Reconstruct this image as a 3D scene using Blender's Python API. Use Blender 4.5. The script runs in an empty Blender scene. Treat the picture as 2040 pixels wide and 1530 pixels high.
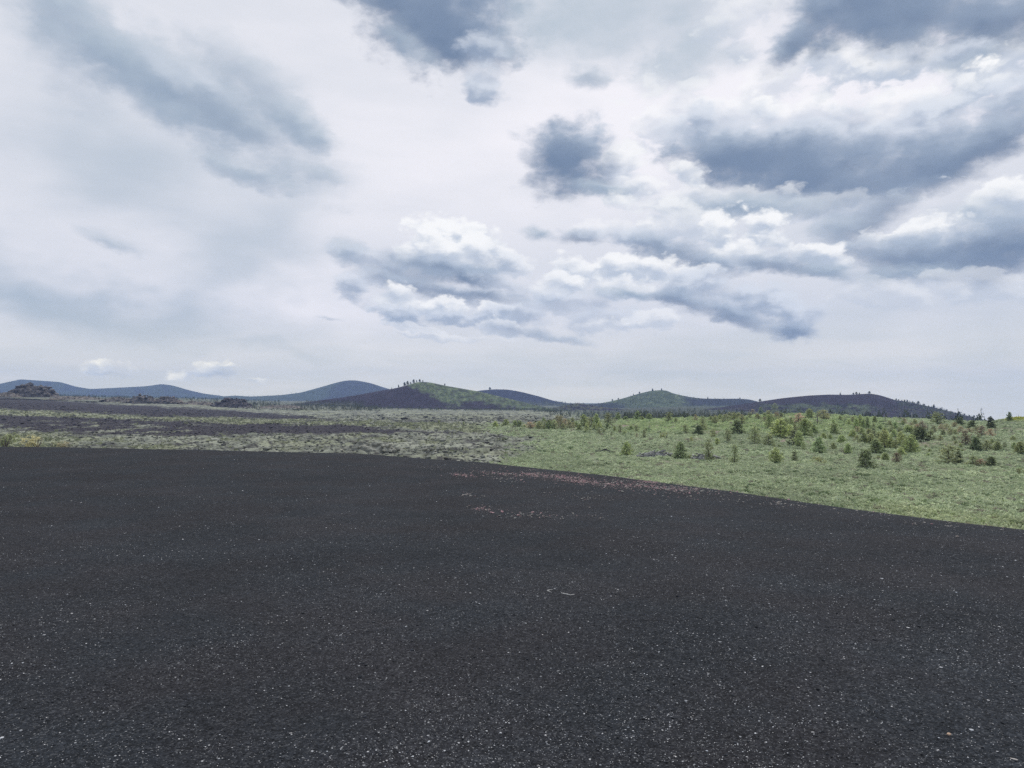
import bpy, math, random
import numpy as np
from mathutils import Vector

scene = bpy.context.scene
COL = scene.collection
rng = np.random.default_rng(7)
random.seed(7)

# ------------------------------------------------------------------ camera
FOC = 1500.0           # focal length in reference pixels (frame 2040 x 1530)
HOR = 803.0            # row of the true horizon in the photograph
PITCH = math.atan((HOR - 765.0) / FOC)
EYE = 1.7              # eye height above the cinder at the photographer's feet

cam_data = bpy.data.cameras.new("camera")
cam = bpy.data.objects.new("camera", cam_data)
COL.objects.link(cam)
cam.location = (0, 0, 0)
cam.rotation_euler = (math.pi / 2 + PITCH, 0, 0)
cam_data.sensor_width = 36.0
cam_data.lens = 36.0 * FOC / 2040.0
cam_data.clip_start = 0.1
cam_data.clip_end = 40000.0
scene.camera = cam

scene.view_settings.view_transform = 'Standard'
scene.view_settings.look = 'None'
scene.view_settings.exposure = 0.0
scene.view_settings.gamma = 1.0
scene.cycles.max_bounces = 6
scene.cycles.diffuse_bounces = 3
scene.cycles.volume_bounces = 1
scene.cycles.transparent_max_bounces = 8
scene.cycles.use_denoising = False
try:
    scene.cycles.denoiser = 'OPENIMAGEDENOISE'
except Exception:
    pass

def direction(px, py):
    """World direction seen at a reference pixel."""
    x = (px - 1020.0) / FOC
    y = -(py - 765.0) / FOC
    c, s = math.cos(PITCH), math.sin(PITCH)
    v = Vector((x, c - y * s, s + y * c))
    return v.normalized()

def azel(px, py):
    d = direction(px, py)
    return math.atan2(d.x, d.y), math.asin(d.z)

# ------------------------------------------------------------------ node expressions
class NT:
    """Small expression builder on top of a node tree."""
    def __init__(s, tree):
        s.t = tree
        s.n = tree.nodes
        s.l = tree.links
    def new(s, kind, **kw):
        nd = s.n.new(kind)
        for k, v in kw.items():
            setattr(nd, k, v)
        return nd
    def put(s, sock, v):
        if isinstance(v, bpy.types.NodeSocket):
            s.l.new(v, sock)
        elif v is not None:
            sock.default_value = v
    def m(s, op, a, b=None, c=None, clamp=False):
        nd = s.new('ShaderNodeMath', operation=op, use_clamp=clamp)
        s.put(nd.inputs[0], a)
        s.put(nd.inputs[1], b)
        s.put(nd.inputs[2], c)
        return nd.outputs[0]
    def vm(s, op, a, b=None, scale=None, out=0):
        nd = s.new('ShaderNodeVectorMath', operation=op)
        s.put(nd.inputs[0], a)
        s.put(nd.inputs[1], b)
        if scale is not None:
            s.put(nd.inputs['Scale'], scale)
        return nd.outputs[out]
    def ramp(s, v, a, b, c=0.0, d=1.0, kind='SMOOTHSTEP'):
        nd = s.new('ShaderNodeMapRange', interpolation_type=kind)
        s.put(nd.inputs[0], v)
        for i, x in enumerate((a, b, c, d)):
            s.put(nd.inputs[i + 1], x)
        return nd.outputs[0]
    def noise(s, vec, scale, detail=4.0, rough=0.5, dist=0.0, lac=2.0, out=0):
        nd = s.new('ShaderNodeTexNoise')
        s.put(nd.inputs['Vector'], vec)
        nd.inputs['Scale'].default_value = scale
        nd.inputs['Detail'].default_value = detail
        nd.inputs['Roughness'].default_value = rough
        nd.inputs['Lacunarity'].default_value = lac
        nd.inputs['Distortion'].default_value = dist
        return nd.outputs[out]
    def voro(s, vec, scale, out='Distance', feature='F1', rand=1.0):
        nd = s.new('ShaderNodeTexVoronoi', feature=feature)
        s.put(nd.inputs['Vector'], vec)
        nd.inputs['Scale'].default_value = scale
        nd.inputs['Randomness'].default_value = rand
        return nd.outputs[out]
    def mix(s, f, a, b, blend='MIX'):
        nd = s.new('ShaderNodeMix', data_type='RGBA', blend_type=blend)
        s.put(nd.inputs[0], f)
        for sock, v in ((nd.inputs[6], a), (nd.inputs[7], b)):
            if isinstance(v, tuple) and len(v) == 3:
                v = v + (1.0,)
            s.put(sock, v)
        return nd.outputs[2]
    def xyz(s, a, b, c):
        nd = s.new('ShaderNodeCombineXYZ')
        for i, v in enumerate((a, b, c)):
            s.put(nd.inputs[i], v)
        return nd.outputs[0]

def lin(r, g, b):
    """display colour 0-255 to scene-linear"""
    def f(c):
        c /= 255.0
        return c / 12.92 if c <= 0.04045 else ((c + 0.055) / 1.055) ** 2.4
    return (f(r), f(g), f(b))
# ------------------------------------------------------------------ numeric noise
_perm = np.random.default_rng(11).permutation(4096).astype(np.int64)
_grad = np.random.default_rng(12).uniform(0, 2 * np.pi, 4096)
_gx, _gy = np.cos(_grad), np.sin(_grad)

def perlin(x, y):
    xi, yi = np.floor(x).astype(np.int64), np.floor(y).astype(np.int64)
    xf, yf = x - xi, y - yi
    u = xf * xf * xf * (xf * (xf * 6 - 15) + 10)
    v = yf * yf * yf * (yf * (yf * 6 - 15) + 10)
    def g(ix, iy, dx, dy):
        h = _perm[(_perm[ix & 4095] + iy) & 4095]
        return _gx[h] * dx + _gy[h] * dy
    a = g(xi, yi, xf, yf) * (1 - u) + g(xi + 1, yi, xf - 1, yf) * u
    b = g(xi, yi + 1, xf, yf - 1) * (1 - u) + g(xi + 1, yi + 1, xf - 1, yf - 1) * u
    return (a * (1 - v) + b * v) * 1.5

def fbm(x, y, octaves=4, gain=.5):
    t, amp, f = 0.0, 1.0, 1.0
    for i in range(octaves):
        t = t + amp * perlin(x * f + 17.3 * i, y * f - 9.1 * i)
        amp *= gain
        f *= 2.03
    return t

def ridged(x, y, octaves=4):
    t, amp, f = 0.0, 1.0, 1.0
    for i in range(octaves):
        t = t + amp * (1 - 2 * np.abs(perlin(x * f + 31.7 * i, y * f + 5.3 * i)))
        amp *= .5
        f *= 2.1
    return t

def worley(x, y):
    """distances to the nearest and second nearest scattered point"""
    xi, yi = np.floor(x).astype(np.int64), np.floor(y).astype(np.int64)
    f1 = np.full(x.shape, 9.0)
    f2 = np.full(x.shape, 9.0)
    for i in (-1, 0, 1):
        for j in (-1, 0, 1):
            h = _perm[(_perm[(xi + i) & 4095] + yi + j) & 4095]
            d = np.hypot(xi + i + h / 4096.0 - x, yi + j + _perm[h] / 4096.0 - y)
            f2 = np.minimum(f2, np.maximum(f1, d))
            f1 = np.minimum(f1, d)
    return f1, f2

def smooth(a, b, x):
    t = np.clip((x - a) / (b - a), 0, 1)
    return t * t * (3 - 2 * t)

def lerp3(c0, c1, f):
    return c0 * (1 - f[..., None]) + c1 * f[..., None]

def C(*v):
    return np.array(v, dtype=float)

# ------------------------------------------------------------------ meshes and objects
def mesh_np(name, verts, faces, colors=None, smooth_shade=True):
    """faces: (n,3) or (n,4) index array; colors: per-vertex rgb stored in attribute Col"""
    me = bpy.data.meshes.new(name)
    verts = np.asarray(verts, dtype=np.float32)
    faces = np.asarray(faces, dtype=np.int32)
    k = faces.shape[1]
    me.vertices.add(len(verts))
    me.vertices.foreach_set('co', verts.ravel())
    me.loops.add(faces.size)
    me.loops.foreach_set('vertex_index', faces.ravel())
    me.polygons.add(len(faces))
    me.polygons.foreach_set('loop_start', np.arange(0, faces.size, k, dtype=np.int32))
    me.polygons.foreach_set('use_smooth', np.full(len(faces), smooth_shade))
    if colors is not None:
        at = me.attributes.new('Col', 'FLOAT_COLOR', 'POINT')
        rgba = np.ones((len(verts), 4), dtype=np.float32)
        rgba[:, :3] = np.clip(colors, 0, 1)
        at.data.foreach_set('color', rgba.ravel())
    me.update(calc_edges=True)
    me.validate()
    return me

def place(name, me, mat=None, parent=None, loc=(0, 0, 0)):
    if mat is not None and not me.materials:
        me.materials.append(mat)
    o = bpy.data.objects.new(name, me)
    COL.objects.link(o)
    o.location = loc
    if parent is not None:
        o.parent = parent
    return o

def tag(o, label=None, cat=None, group=None, kind=None):
    for k, v in (('label', label), ('category', cat), ('group', group), ('kind', kind)):
        if v:
            o[k] = v
    return o

def empty(name, loc, rz=0.0):
    o = bpy.data.objects.new(name, None)
    COL.objects.link(o)
    o.location = loc
    o.rotation_euler = (0, 0, rz)
    o.empty_display_size = .3
    return o

def grid_faces(rows, cols):
    i = np.arange(rows - 1)[:, None] * cols + np.arange(cols - 1)[None, :]
    i = i.ravel()
    return np.stack([i, i + 1, i + 1 + cols, i + cols], 1)

def scatter(templates, pos, scale, rot, colors, pick, shade=None):
    """one mesh out of many small template copies.  templates: list of (verts, tris, shade-per-vertex)"""
    V, F, K = [], [], []
    base = 0
    for t, (tv, tf, ts) in enumerate(templates):
        ix = np.nonzero(pick == t)[0]
        if len(ix) == 0:
            continue
        c, s = np.cos(rot[ix])[:, None], np.sin(rot[ix])[:, None]
        sc = scale[ix]
        x = tv[None, :, 0] * sc[:, 0:1]
        y = tv[None, :, 1] * sc[:, 1:2]
        z = tv[None, :, 2] * sc[:, 2:3]
        P = np.stack([x * c - y * s, x * s + y * c, z], 2) + pos[ix][:, None, :]
        n = len(tv)
        V.append(P.reshape(-1, 3))
        F.append((tf[None] + (base + np.arange(len(ix))[:, None, None] * n)).reshape(-1, 3))
        K.append((colors[ix][:, None, :] * ts[None, :, None]).reshape(-1, 3))
        base += n * len(ix)
    return np.concatenate(V), np.concatenate(F), np.concatenate(K)

def tuft_template(seed, n, size, lift=.15, up=.5, flat=1.0):
    """leafy dome of loose little triangles, radius 1, sitting on z = 0"""
    r = np.random.default_rng(seed)
    a = r.uniform(0, 2 * np.pi, n)
    e = np.arcsin(r.uniform(0, 1, n))
    rad = r.uniform(.55, 1.0, n)
    c = np.stack([np.cos(a) * np.cos(e) * rad, np.sin(a) * np.cos(e) * rad, np.sin(e) * rad * flat + lift * .5], 1)
    out = c / np.linalg.norm(c, axis=1, keepdims=True)
    d1 = out * .4 + r.normal(0, .6, (n, 3)) + np.array([0, 0, up])
    d1 /= np.linalg.norm(d1, axis=1, keepdims=True)
    d2 = np.cross(d1, r.normal(0, 1, (n, 3)))
    d2 /= np.linalg.norm(d2, axis=1, keepdims=True)
    s = size * r.uniform(.6, 1.3, (n, 1))
    v = np.stack([c - d2 * s * .45, c + d2 * s * .45, c + d1 * s], 1).reshape(-1, 3)
    v[:, 2] = np.maximum(v[:, 2], -.05)
    f = np.arange(3 * n).reshape(n, 3)
    k = np.repeat(r.uniform(.75, 1.25, n), 3)
    return v, f, k

def rock_template(seed, sub=1, jag=.28):
    import bmesh
    bm = bmesh.new()
    bmesh.ops.create_icosphere(bm, subdivisions=sub, radius=1.0)
    v = np.array([p.co[:] for p in bm.verts])
    f = np.array([[p.index for p in q.verts] for q in bm.faces])
    bm.free()
    r = np.random.default_rng(seed)
    v = v * (1 + r.normal(0, jag, (len(v), 1)))
    for _ in range(3):                         # a few flat fracture planes
        n = r.normal(0, 1, 3)
        n /= np.linalg.norm(n)
        d = v @ n
        over = np.maximum(d - .62, 0)
        v = v - over[:, None] * n
    return v, f, np.ones(len(v))

# ------------------------------------------------------------------ materials
def attr_mat(name, rough=.9, spec=.25, scale=1.0, vary=.5, detail=6.0, bump=0.0, bump_scale=1.0, two_sided_leaf=False, tint=False):
    m = bpy.data.materials.new(name)
    m.use_nodes = True
    T = NT(m.node_tree)
    bsdf = T.n['Principled BSDF']
    co = T.new('ShaderNodeNewGeometry').outputs['Position']
    at = T.new('ShaderNodeAttribute', attribute_name='Col').outputs['Color']
    if tint:
        at = T.mix(1.0, at, T.new('ShaderNodeObjectInfo').outputs['Color'], 'MULTIPLY')
    n = T.noise(co, scale, detail, .6)
    f = T.ramp(n, .25, .75, 1 - vary, 1 + vary, 'LINEAR')
    col = T.vm('SCALE', at, scale=f)
    T.put(bsdf.inputs['Base Color'], col)
    bsdf.inputs['Roughness'].default_value = rough
    bsdf.inputs['Specular IOR Level'].default_value = spec
    if bump:
        b = T.new('ShaderNodeBump')
        b.inputs['Strength'].default_value = 1.0
        b.inputs['Distance'].default_value = bump
        T.put(b.inputs['Height'], T.noise(co, bump_scale, 6.0, .65))
        T.put(bsdf.inputs['Normal'], b.outputs[0])
    if two_sided_leaf:
        tr = T.new('ShaderNodeBsdfTranslucent')
        T.put(tr.inputs['Color'], col)
        mx = T.new('ShaderNodeMixShader')
        mx.inputs[0].default_value = .42
        T.put(mx.inputs[1], bsdf.outputs[0])
        T.put(mx.inputs[2], tr.outputs[0])
        T.put(T.n['Material Output'].inputs[0], mx.outputs[0])
    return m
# ------------------------------------------------------------------ sky: one world shader, laid out by azimuth and elevation
SUN_AZ, SUN_EL = math.radians(24), math.radians(58)

# soft veils of the high cloud sheet: (column, row, half width, half height, turn, strength)
VEIL = [
    (1240, 230, 240, 170, 0, .55), (1640, 140, 330, 110, -8, .6), (820, 330, 300, 190, 10, .28), (1950, 150, 160, 90, -30, .5),
    (560, 610, 130, 60, -15, .32), (150, 520, 170, 50, 20, .16), (700, 640, 130, 50, 5, .25), (250, 470, 130, 50, 25, .14),
    (285, 350, 180, 120, 0, -.42), (520, 480, 80, 200, 40, -.36), (60, 580, 210, 55, 12, -.45), (330, 630, 240, 42, 6, -.42),
    (130, 250, 160, 90, 20, -.12), (0, 480, 120, 30, 20, -.15), (520, 705, 130, 16, 3, -.34), (1260, 740, 260, 36, 0, -.36), (1440, 690, 200, 40, 0, -.25),
    (1780, 610, 300, 70, 0, -.22), (1980, 700, 110, 90, -30, -.2), (1840, 690, 110, 80, -45, .18), (200, 480, 60, 14, 15, -.25),
    (840, 610, 160, 60, 5, -.1), (1290, 60, 190, 110, -10, -.4), (1380, 110, 90, 60, -60, -.25), (1120, 60, 90, 60, 0, -.22),
    (850, 745, 160, 10, 0, -.12), (720, 720, 80, 10, 0, .1),
]
# cloud masses painted far to near: column, row, half width, half height, turn, kind, opacity
PUFFS = [
    # long streak upper left
    (130, 50, 70, 110, -32, 'L', 0.58), (250, 112, 170, 40, 28, 'L', 0.65), (300, 172, 230, 42, 28, 'L', 0.85), (430, 200, 210, 48, 26, 'L', 0.85), (520, 178, 130, 46, 30, 'L', 0.61), (430, 226, 130, 20, 23, 'M', .55),
    (330, 135, 52, 18, 30, 'B', .42), (405, 160, 44, 14, 30, 'B', .35), (605, 252, 70, 36, 36, 'L', 0.85), (645, 282, 34, 24, 20, 'L', 0.70), (485, 346, 78, 18, 14, 'L', 0.85), (640, 352, 60, 14, 8, 'L', 0.39), (205, 482, 46, 9, 16, 'L', 0.53), (360, 196, 260, 34, 26, 'L', .45),
    # top centre
    (755, 0, 110, 36, 18, 'D', .85), (850, 14, 150, 84, 18, 'D', 1.0), (925, 62, 92, 72, 14, 'D', 1.0), (890, 24, 130, 76, 10, 'M', .9), (965, 98, 40, 30, 10, 'G', .7), (820, 92, 60, 26, 30, 'L', 0.65), (962, 168, 44, 38, 10, 'G', .9),
    (1180, 36, 150, 76, 0, 'S', .62), (1060, 40, 60, 50, 0, 'S', .4), (1172, 158, 40, 15, 0, 'L', 0.72), (1380, 110, 110, 56, -25, 'S', .6), (1310, 150, 60, 40, 0, 'S', .35), (1480, 40, 70, 46, 0, 'W', .4),
    # top right
    (1700, 118, 130, 50, 0, 'W', .8), (1560, 150, 90, 44, -20, 'W', .5), (1840, 104, 130, 36, -4, 'W', .8), (1965, 132, 90, 44, -15, 'W', .85),
    (1580, 76, 66, 26, -36, 'D', .8), (1630, 36, 100, 42, -28, 'D', .85), (1730, 16, 140, 58, 2, 'D', .95), (1860, 30, 130, 46, 0, 'D', .9), (1990, 36, 130, 48, -4, 'D', .9), (1740, 10, 130, 46, 0, 'M', .8), (1920, 30, 150, 36, 0, 'M', .55), (1908, 104, 40, 24, 0, 'G', .75), (1920, 128, 60, 18, 0, 'L', 0.52),
    (1930, 190, 64, 26, -36, 'W', 1.0), (2010, 196, 44, 26, -10, 'G', .85),
    # big dark bank on the right
    (1330, 230, 90, 60, -10, 'W', .5), (1440, 240, 90, 42, 0, 'W', .6), (1600, 236, 110, 46, 0, 'W', .6), (1790, 235, 110, 46, -15, 'W', .6),
    (1690, 258, 44, 50, 10, 'G', .85), (1395, 262, 68, 46, -5, 'G', .95), (1480, 280, 90, 44, 0, 'G', .9), (1590, 292, 100, 44, 0, 'G', .85), (1880, 244, 90, 44, -14, 'G', .75), (1990, 232, 90, 44, -10, 'G', .75), (1760, 290, 110, 40, -10, 'G', .5),
    (1420, 300, 84, 44, 8, 'D', .9), (1530, 322, 150, 52, 6, 'D', .95), (1640, 345, 150, 40, 0, 'D', .9), (1760, 352, 130, 36, -14, 'D', .85), (1870, 322, 130, 40, -24, 'D', .75), (1975, 275, 120, 42, -24, 'D', .75), (1500, 330, 130, 44, 8, 'M', .8), (1620, 330, 160, 44, 4, 'M', .55), (1800, 340, 150, 34, -18, 'M', .5), (1600, 372, 110, 20, 2, 'M', .6), (1790, 368, 80, 18, -16, 'M', .5),
    (1372, 344, 40, 24, 10, 'W', .85),
    # heart shaped cloud
    (1235, 340, 50, 50, 0, 'W', .75), (1265, 375, 60, 24, 0, 'W', .6), (1178, 278, 42, 34, -20, 'G', .95), (1118, 316, 68, 62, 10, 'D', 1.0), (1160, 310, 62, 60, 0, 'D', .95), (1132, 326, 72, 58, 10, 'M', .85), (1200, 376, 62, 14, 6, 'L', 0.91),
    # strip under the dark bank, right edge
    (1400, 402, 180, 26, 2, 'W', .55), (1620, 420, 150, 26, 0, 'W', .35), (1480, 412, 150, 22, 3, 'L', 0.95), (1715, 436, 90, 32, -22, 'D', .7), (1650, 458, 60, 16, -10, 'L', 0.65),
    (1990, 410, 74, 42, 0, 'W', .95), (1900, 440, 80, 40, 0, 'S', .5), (1838, 450, 54, 24, 0, 'W', .9), (1825, 468, 88, 20, -4, 'W', .95),
    (1780, 508, 110, 26, 8, 'D', .85), (1890, 506, 150, 36, 2, 'D', .95), (2000, 490, 120, 50, -5, 'D', .95), (1960, 510, 120, 28, 0, 'M', .8), (1810, 540, 90, 16, 6, 'L', 0.78), (1950, 572, 100, 26, 8, 'W', .4), (1780, 584, 90, 24, 10, 'W', .3),
    # middle chain of heaps
    (1340, 446, 110, 44, 6, 'W', .65), (1230, 452, 90, 26, 0, 'W', .45), (1430, 472, 52, 42, 0, 'W', .95), (1505, 468, 54, 42, 14, 'W', 1.0), (1470, 494, 70, 36, 0, 'W', .9), (1556, 490, 58, 34, 24, 'W', 1.0), (1612, 506, 58, 24, 18, 'W', .95), (1660, 520, 40, 16, 10, 'W', .7),
    (1560, 527, 96, 16, 14, 'D', .85), (1650, 545, 70, 14, 14, 'L', 0.78), (1075, 462, 28, 13, 0, 'L', 0.91), (1160, 472, 50, 17, 4, 'D', .7), (1280, 476, 100, 24, 10, 'G', .8), (1345, 500, 76, 30, 16, 'D', .85), (1415, 524, 66, 20, 12, 'D', .7),
    (1300, 540, 84, 32, 4, 'W', .9), (1225, 536, 74, 32, 0, 'W', .9), (1150, 545, 64, 32, 0, 'W', .85), (1105, 572, 46, 30, 0, 'W', .8), (1260, 576, 110, 26, 2, 'W', .8), (1250, 588, 70, 12, 2, 'L', 0.95), (1340, 594, 60, 14, 6, 'D', .55),
    (1400, 566, 84, 30, 6, 'G', .75), (1455, 592, 84, 34, 12, 'G', .8), (1525, 606, 64, 34, 14, 'G', .8), (1585, 634, 48, 34, 20, 'G', .8), (1385, 604, 70, 18, 16, 'D', .65), (1475, 630, 90, 18, 22, 'D', .75), (1576, 656, 38, 15, 4, 'D', .75),
    (1145, 605, 100, 26, 4, 'G', .6), (1205, 636, 64, 26, 0, 'G', .5), (1300, 640, 60, 18, 0, 'W', .55), (1225, 652, 50, 16, 0, 'W', .45),
    # centre cumulus
    (880, 474, 58, 44, 0, 'W', 1.0), (932, 474, 44, 38, 0, 'W', 1.0), (965, 496, 52, 32, 12, 'W', .95), (838, 498, 56, 36, -8, 'W', .9), (900, 512, 110, 36, 4, 'W', .95), (1030, 535, 60, 26, 8, 'W', .6), (990, 520, 60, 20, 10, 'G', .5),
    (690, 506, 36, 22, 4, 'L', 0.91), (740, 522, 70, 24, 6, 'G', .6), (880, 536, 120, 20, 12, 'D', .9), (948, 556, 58, 18, 10, 'D', .85), (820, 548, 90, 18, 8, 'D', .65), (760, 562, 60, 18, 10, 'G', .6), (850, 576, 130, 18, 12, 'D', .75), (965, 590, 80, 13, 4, 'D', .8), (905, 592, 100, 12, 8, 'M', .4), (1010, 572, 70, 16, 6, 'G', .5),
    (702, 578, 42, 26, 12, 'G', .8), (800, 606, 54, 34, 8, 'W', .95), (805, 628, 54, 15, 10, 'G', .85), (890, 612, 58, 22, 2, 'W', .9), (965, 618, 66, 20, 4, 'W', .8), (930, 636, 100, 15, 5, 'G', .8), (1030, 628, 80, 24, 6, 'G', .7), (1000, 655, 80, 16, 8, 'W', .6), (1055, 664, 84, 13, 10, 'D', .5), (900, 672, 90, 9, 4, 'W', .45), (830, 652, 60, 8, 4, 'W', .35), (1120, 678, 60, 9, 6, 'L', 0.52),
    # little clouds by the horizon
    (203, 733, 42, 12, -3, 'H', 1.0), (385, 746, 34, 11, 0, 'H', 1.0), (410, 738, 36, 16, -5, 'H', 1.0), (445, 740, 28, 9, 0, 'H', .6), (430, 749, 30, 7, 2, 'L', 0.52), (511, 765, 18, 4, 0, 'H', .5), (215, 742, 28, 3, 0, 'L', 0.33), (656, 637, 26, 4, 4, 'L', 0.45),
]
# kind: rim softness, billow strength, colour of shaded base, colour of lit top
KIND = {
    'W': (.30, 1.0, (190, 201, 217), (255, 255, 255)), 'H': (.35, .9, (222, 226, 228), (285, 278, 255)), 'G': (.48, .85, (156, 171, 193), (222, 228, 238)),
    'D': (.66, .56, (112, 131, 158), (170, 184, 202)), 'M': (.95, .55, (106, 126, 156), (128, 146, 171)), 'L': (.85, .48, (152, 169, 189), (184, 197, 210)),
    'S': (.9, .7, (174, 189, 203), (193, 205, 216)), 'B': (.9, .6, (226, 230, 240), (236, 239, 247)),
}

GROW = 1.42

def chain(T, vec, total):
    nd = T.new('ShaderNodeVectorMath', operation='MULTIPLY_ADD')
    T.put(nd.inputs[0], total)
    nd.inputs[1].default_value = (0, 0, 1e-7)
    T.put(nd.inputs[2], vec)
    return nd.outputs[0]

AZ0, AZ1, EL0, EL1 = -.78, .78, -.06, .60      # the part of the sky the cloud backdrop covers

def reach(p, k):
    a, e = azel(p[0], p[1])
    c, s = abs(math.cos(math.radians(p[4]))), abs(math.sin(math.radians(p[4])))
    return a, e, (p[2] * c + p[3] * s) * k + .035, (p[2] * s + p[3] * c) * k + .035

def reaching(items, k, a0, a1, e0, e1):
    """those cloud masses that reach into a sector of the sky"""
    out = []
    for p in items:
        a, e, hw, hh = reach(p, k)
        if a + hw > a0 and a - hw < a1 and e + hh > e0 and e - hh < e1:
            out.append(p)
    return out

def overcast(T, stretched):
    """featureless broken overcast for the rest of the dome"""
    return T.mix(T.ramp(T.noise(stretched, 3.0, 4.0, .55), .3, .7), lin(168, 181, 202), lin(236, 240, 249))

def cloud_material(a0, a1, e0, e1):
    m = bpy.data.materials.new('clouds')
    m.use_nodes = True
    T = NT(m.node_tree)
    T.n.clear()
    d = T.vm('NORMALIZE', T.new('ShaderNodeNewGeometry').outputs['Position'])
    sep = T.new('ShaderNodeSeparateXYZ')
    T.put(sep.inputs[0], d)
    x, y, z = sep.outputs
    az = T.m('ARCTAN2', x, y)
    el = T.m('ARCSINE', z)
    flat = T.xyz(az, el, 0.0)
    stretched = T.vm('MULTIPLY', d, (1, 1, 1.9))
    w1 = T.vm('SUBTRACT', T.noise(stretched, 9.0, 3.0, .55, out=1), (.5, .5, .5))
    w2 = T.vm('SUBTRACT', T.noise(stretched, 40.0, 4.0, .6, out=1), (.5, .5, .5))
    P = T.vm('ADD', flat, T.vm('ADD', T.vm('MULTIPLY', w1, (.035, .025, 0)), T.vm('MULTIPLY', w2, (.022, .018, 0))))
    soft = T.vm('ADD', flat, T.vm('MULTIPLY', w1, (.16, .10, 0)))
    low = T.m('MAXIMUM', el, 0.0)

    # ---- high sheet
    veil = None
    for cx, cy, rx, ry, rot, wt in reaching(VEIL, 1.55 / FOC, a0 - .1, a1 + .1, e0 - .07, e1 + .07):
        a, e = azel(cx, cy)
        mp = T.new('ShaderNodeMapping', vector_type='TEXTURE')
        T.put(mp.inputs['Vector'], soft if veil is None else chain(T, soft, veil))
        mp.inputs['Location'].default_value = (a, e, 0)
        mp.inputs['Rotation'].default_value = (0, 0, -math.radians(rot))
        mp.inputs['Scale'].default_value = (rx / FOC * 1.55, ry / FOC * 1.55, 1)
        v = T.ramp(T.vm('LENGTH', mp.outputs[0], out=1), 1.0, 0.0, 0.0, wt)
        veil = v if veil is None else T.m('ADD', veil, v)
    fib = T.noise(T.vm('MULTIPLY', d, (1, 1, 4.0)), 5.0, 6.0, .55)
    tone = T.m('ADD', T.m('MULTIPLY_ADD', 0.0 if veil is None else veil, .68, SHEET), T.m('MULTIPLY', T.m('SUBTRACT', fib, .5), .34))
    sheet = T.mix(T.ramp(tone, .1, .95, kind='LINEAR'), lin(170, 186, 201), lin(248, 246, 251))
    # pale dusty band above the horizon with thin streaks
    streak = T.noise(T.vm('MULTIPLY', T.vm('ADD', d, T.vm('MULTIPLY', w1, (.1, .1, .03))), (1, 1, 9.0)), 5.0, 5.0, .6)
    band = T.ramp(low, .0, .13, 1.0, 0.0)
    hazec = T.mix(T.ramp(streak, .35, .65), lin(238, 236, 216), lin(255, 248, 226))
    sheet = T.mix(T.m('MULTIPLY', band, .75), sheet, hazec)

    # ---- billows: cauliflower lobes, and the same lobes a step towards the sun for their relief
    def billow(vec, octaves):
        nd = T.new('ShaderNodeTexVoronoi', feature='SMOOTH_F1', voronoi_dimensions='2D')
        T.put(nd.inputs['Vector'], vec)
        nd.inputs['Scale'].default_value = 17.0
        nd.inputs['Detail'].default_value = octaves
        nd.inputs['Roughness'].default_value = .52
        nd.inputs['Lacunarity'].default_value = 2.2
        nd.inputs['Smoothness'].default_value = .35
        return nd.outputs['Distance']
    here = reaching(PUFFS, GROW * 1.5 / FOC, a0, a1, e0, e1)
    if here:
        lump = T.vm('ADD', T.vm('MULTIPLY', flat, (1, 1.7, 0)), T.vm('MULTIPLY', w2, (.022, .022, 0)))
        b0 = billow(lump, 3.0)
        b1 = billow(T.vm('ADD', lump, (.006, .016, 0)), 1.0)
        n0 = T.noise(stretched, 15.0, 8.0, .58)
        relief = T.m('SUBTRACT', b1, b0)
        edge = T.m('ADD', T.m('MULTIPLY', T.m('SUBTRACT', b0, .50), .75), T.m('MULTIPLY', T.m('SUBTRACT', .5, n0), .85))
    for cx, cy, rx, ry, rot, kind, op in here:
        softness, amp, base, top = KIND[kind]
        a, e = azel(cx, cy)
        mp = T.new('ShaderNodeMapping', vector_type='TEXTURE')
        T.put(mp.inputs['Vector'], chain(T, P, sheet))
        mp.inputs['Location'].default_value = (a, e, 0)
        mp.inputs['Rotation'].default_value = (0, 0, -math.radians(rot))
        mp.inputs['Scale'].default_value = (rx / FOC * GROW, ry / FOC * GROW, 1)
        r = T.m('MULTIPLY_ADD', edge, amp, T.vm('LENGTH', mp.outputs[0], out=1))
        alpha = T.ramp(r, 1.0 + softness * .25, 1.0 - softness, 0.0, op)
        if kind in 'SBM':
            c = lin(*[(p + q) / 2 for p, q in zip(base, top)])
        else:
            up = T.vm('DOT_PRODUCT', mp.outputs[0], (0, 1, 0), out=1)
            h = T.m('MULTIPLY_ADD', relief, 1.05 if kind in 'WHG' else .6, up)
            h = T.m('MULTIPLY_ADD', r, .45, h)
            c = T.mix(T.ramp(h, -.45, .75), lin(*base), lin(*top))
        sheet = T.mix(alpha, sheet, c)
    if max(abs(a0), abs(a1)) > .66 or e1 > .52:
        fade = T.m('MAXIMUM', T.ramp(T.m('ABSOLUTE', az), .66, .76), T.ramp(el, .52, .585))
        sheet = T.mix(fade, sheet, overcast(T, stretched))
    em = T.new('ShaderNodeEmission')
    T.put(em.inputs[0], sheet)
    em.inputs[1].default_value = 1.0
    out = T.new('ShaderNodeOutputMaterial')
    T.put(out.inputs[0], em.outputs[0])
    m.cycles.emission_sampling = 'NONE'
    return m

SHEET = .66

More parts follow.
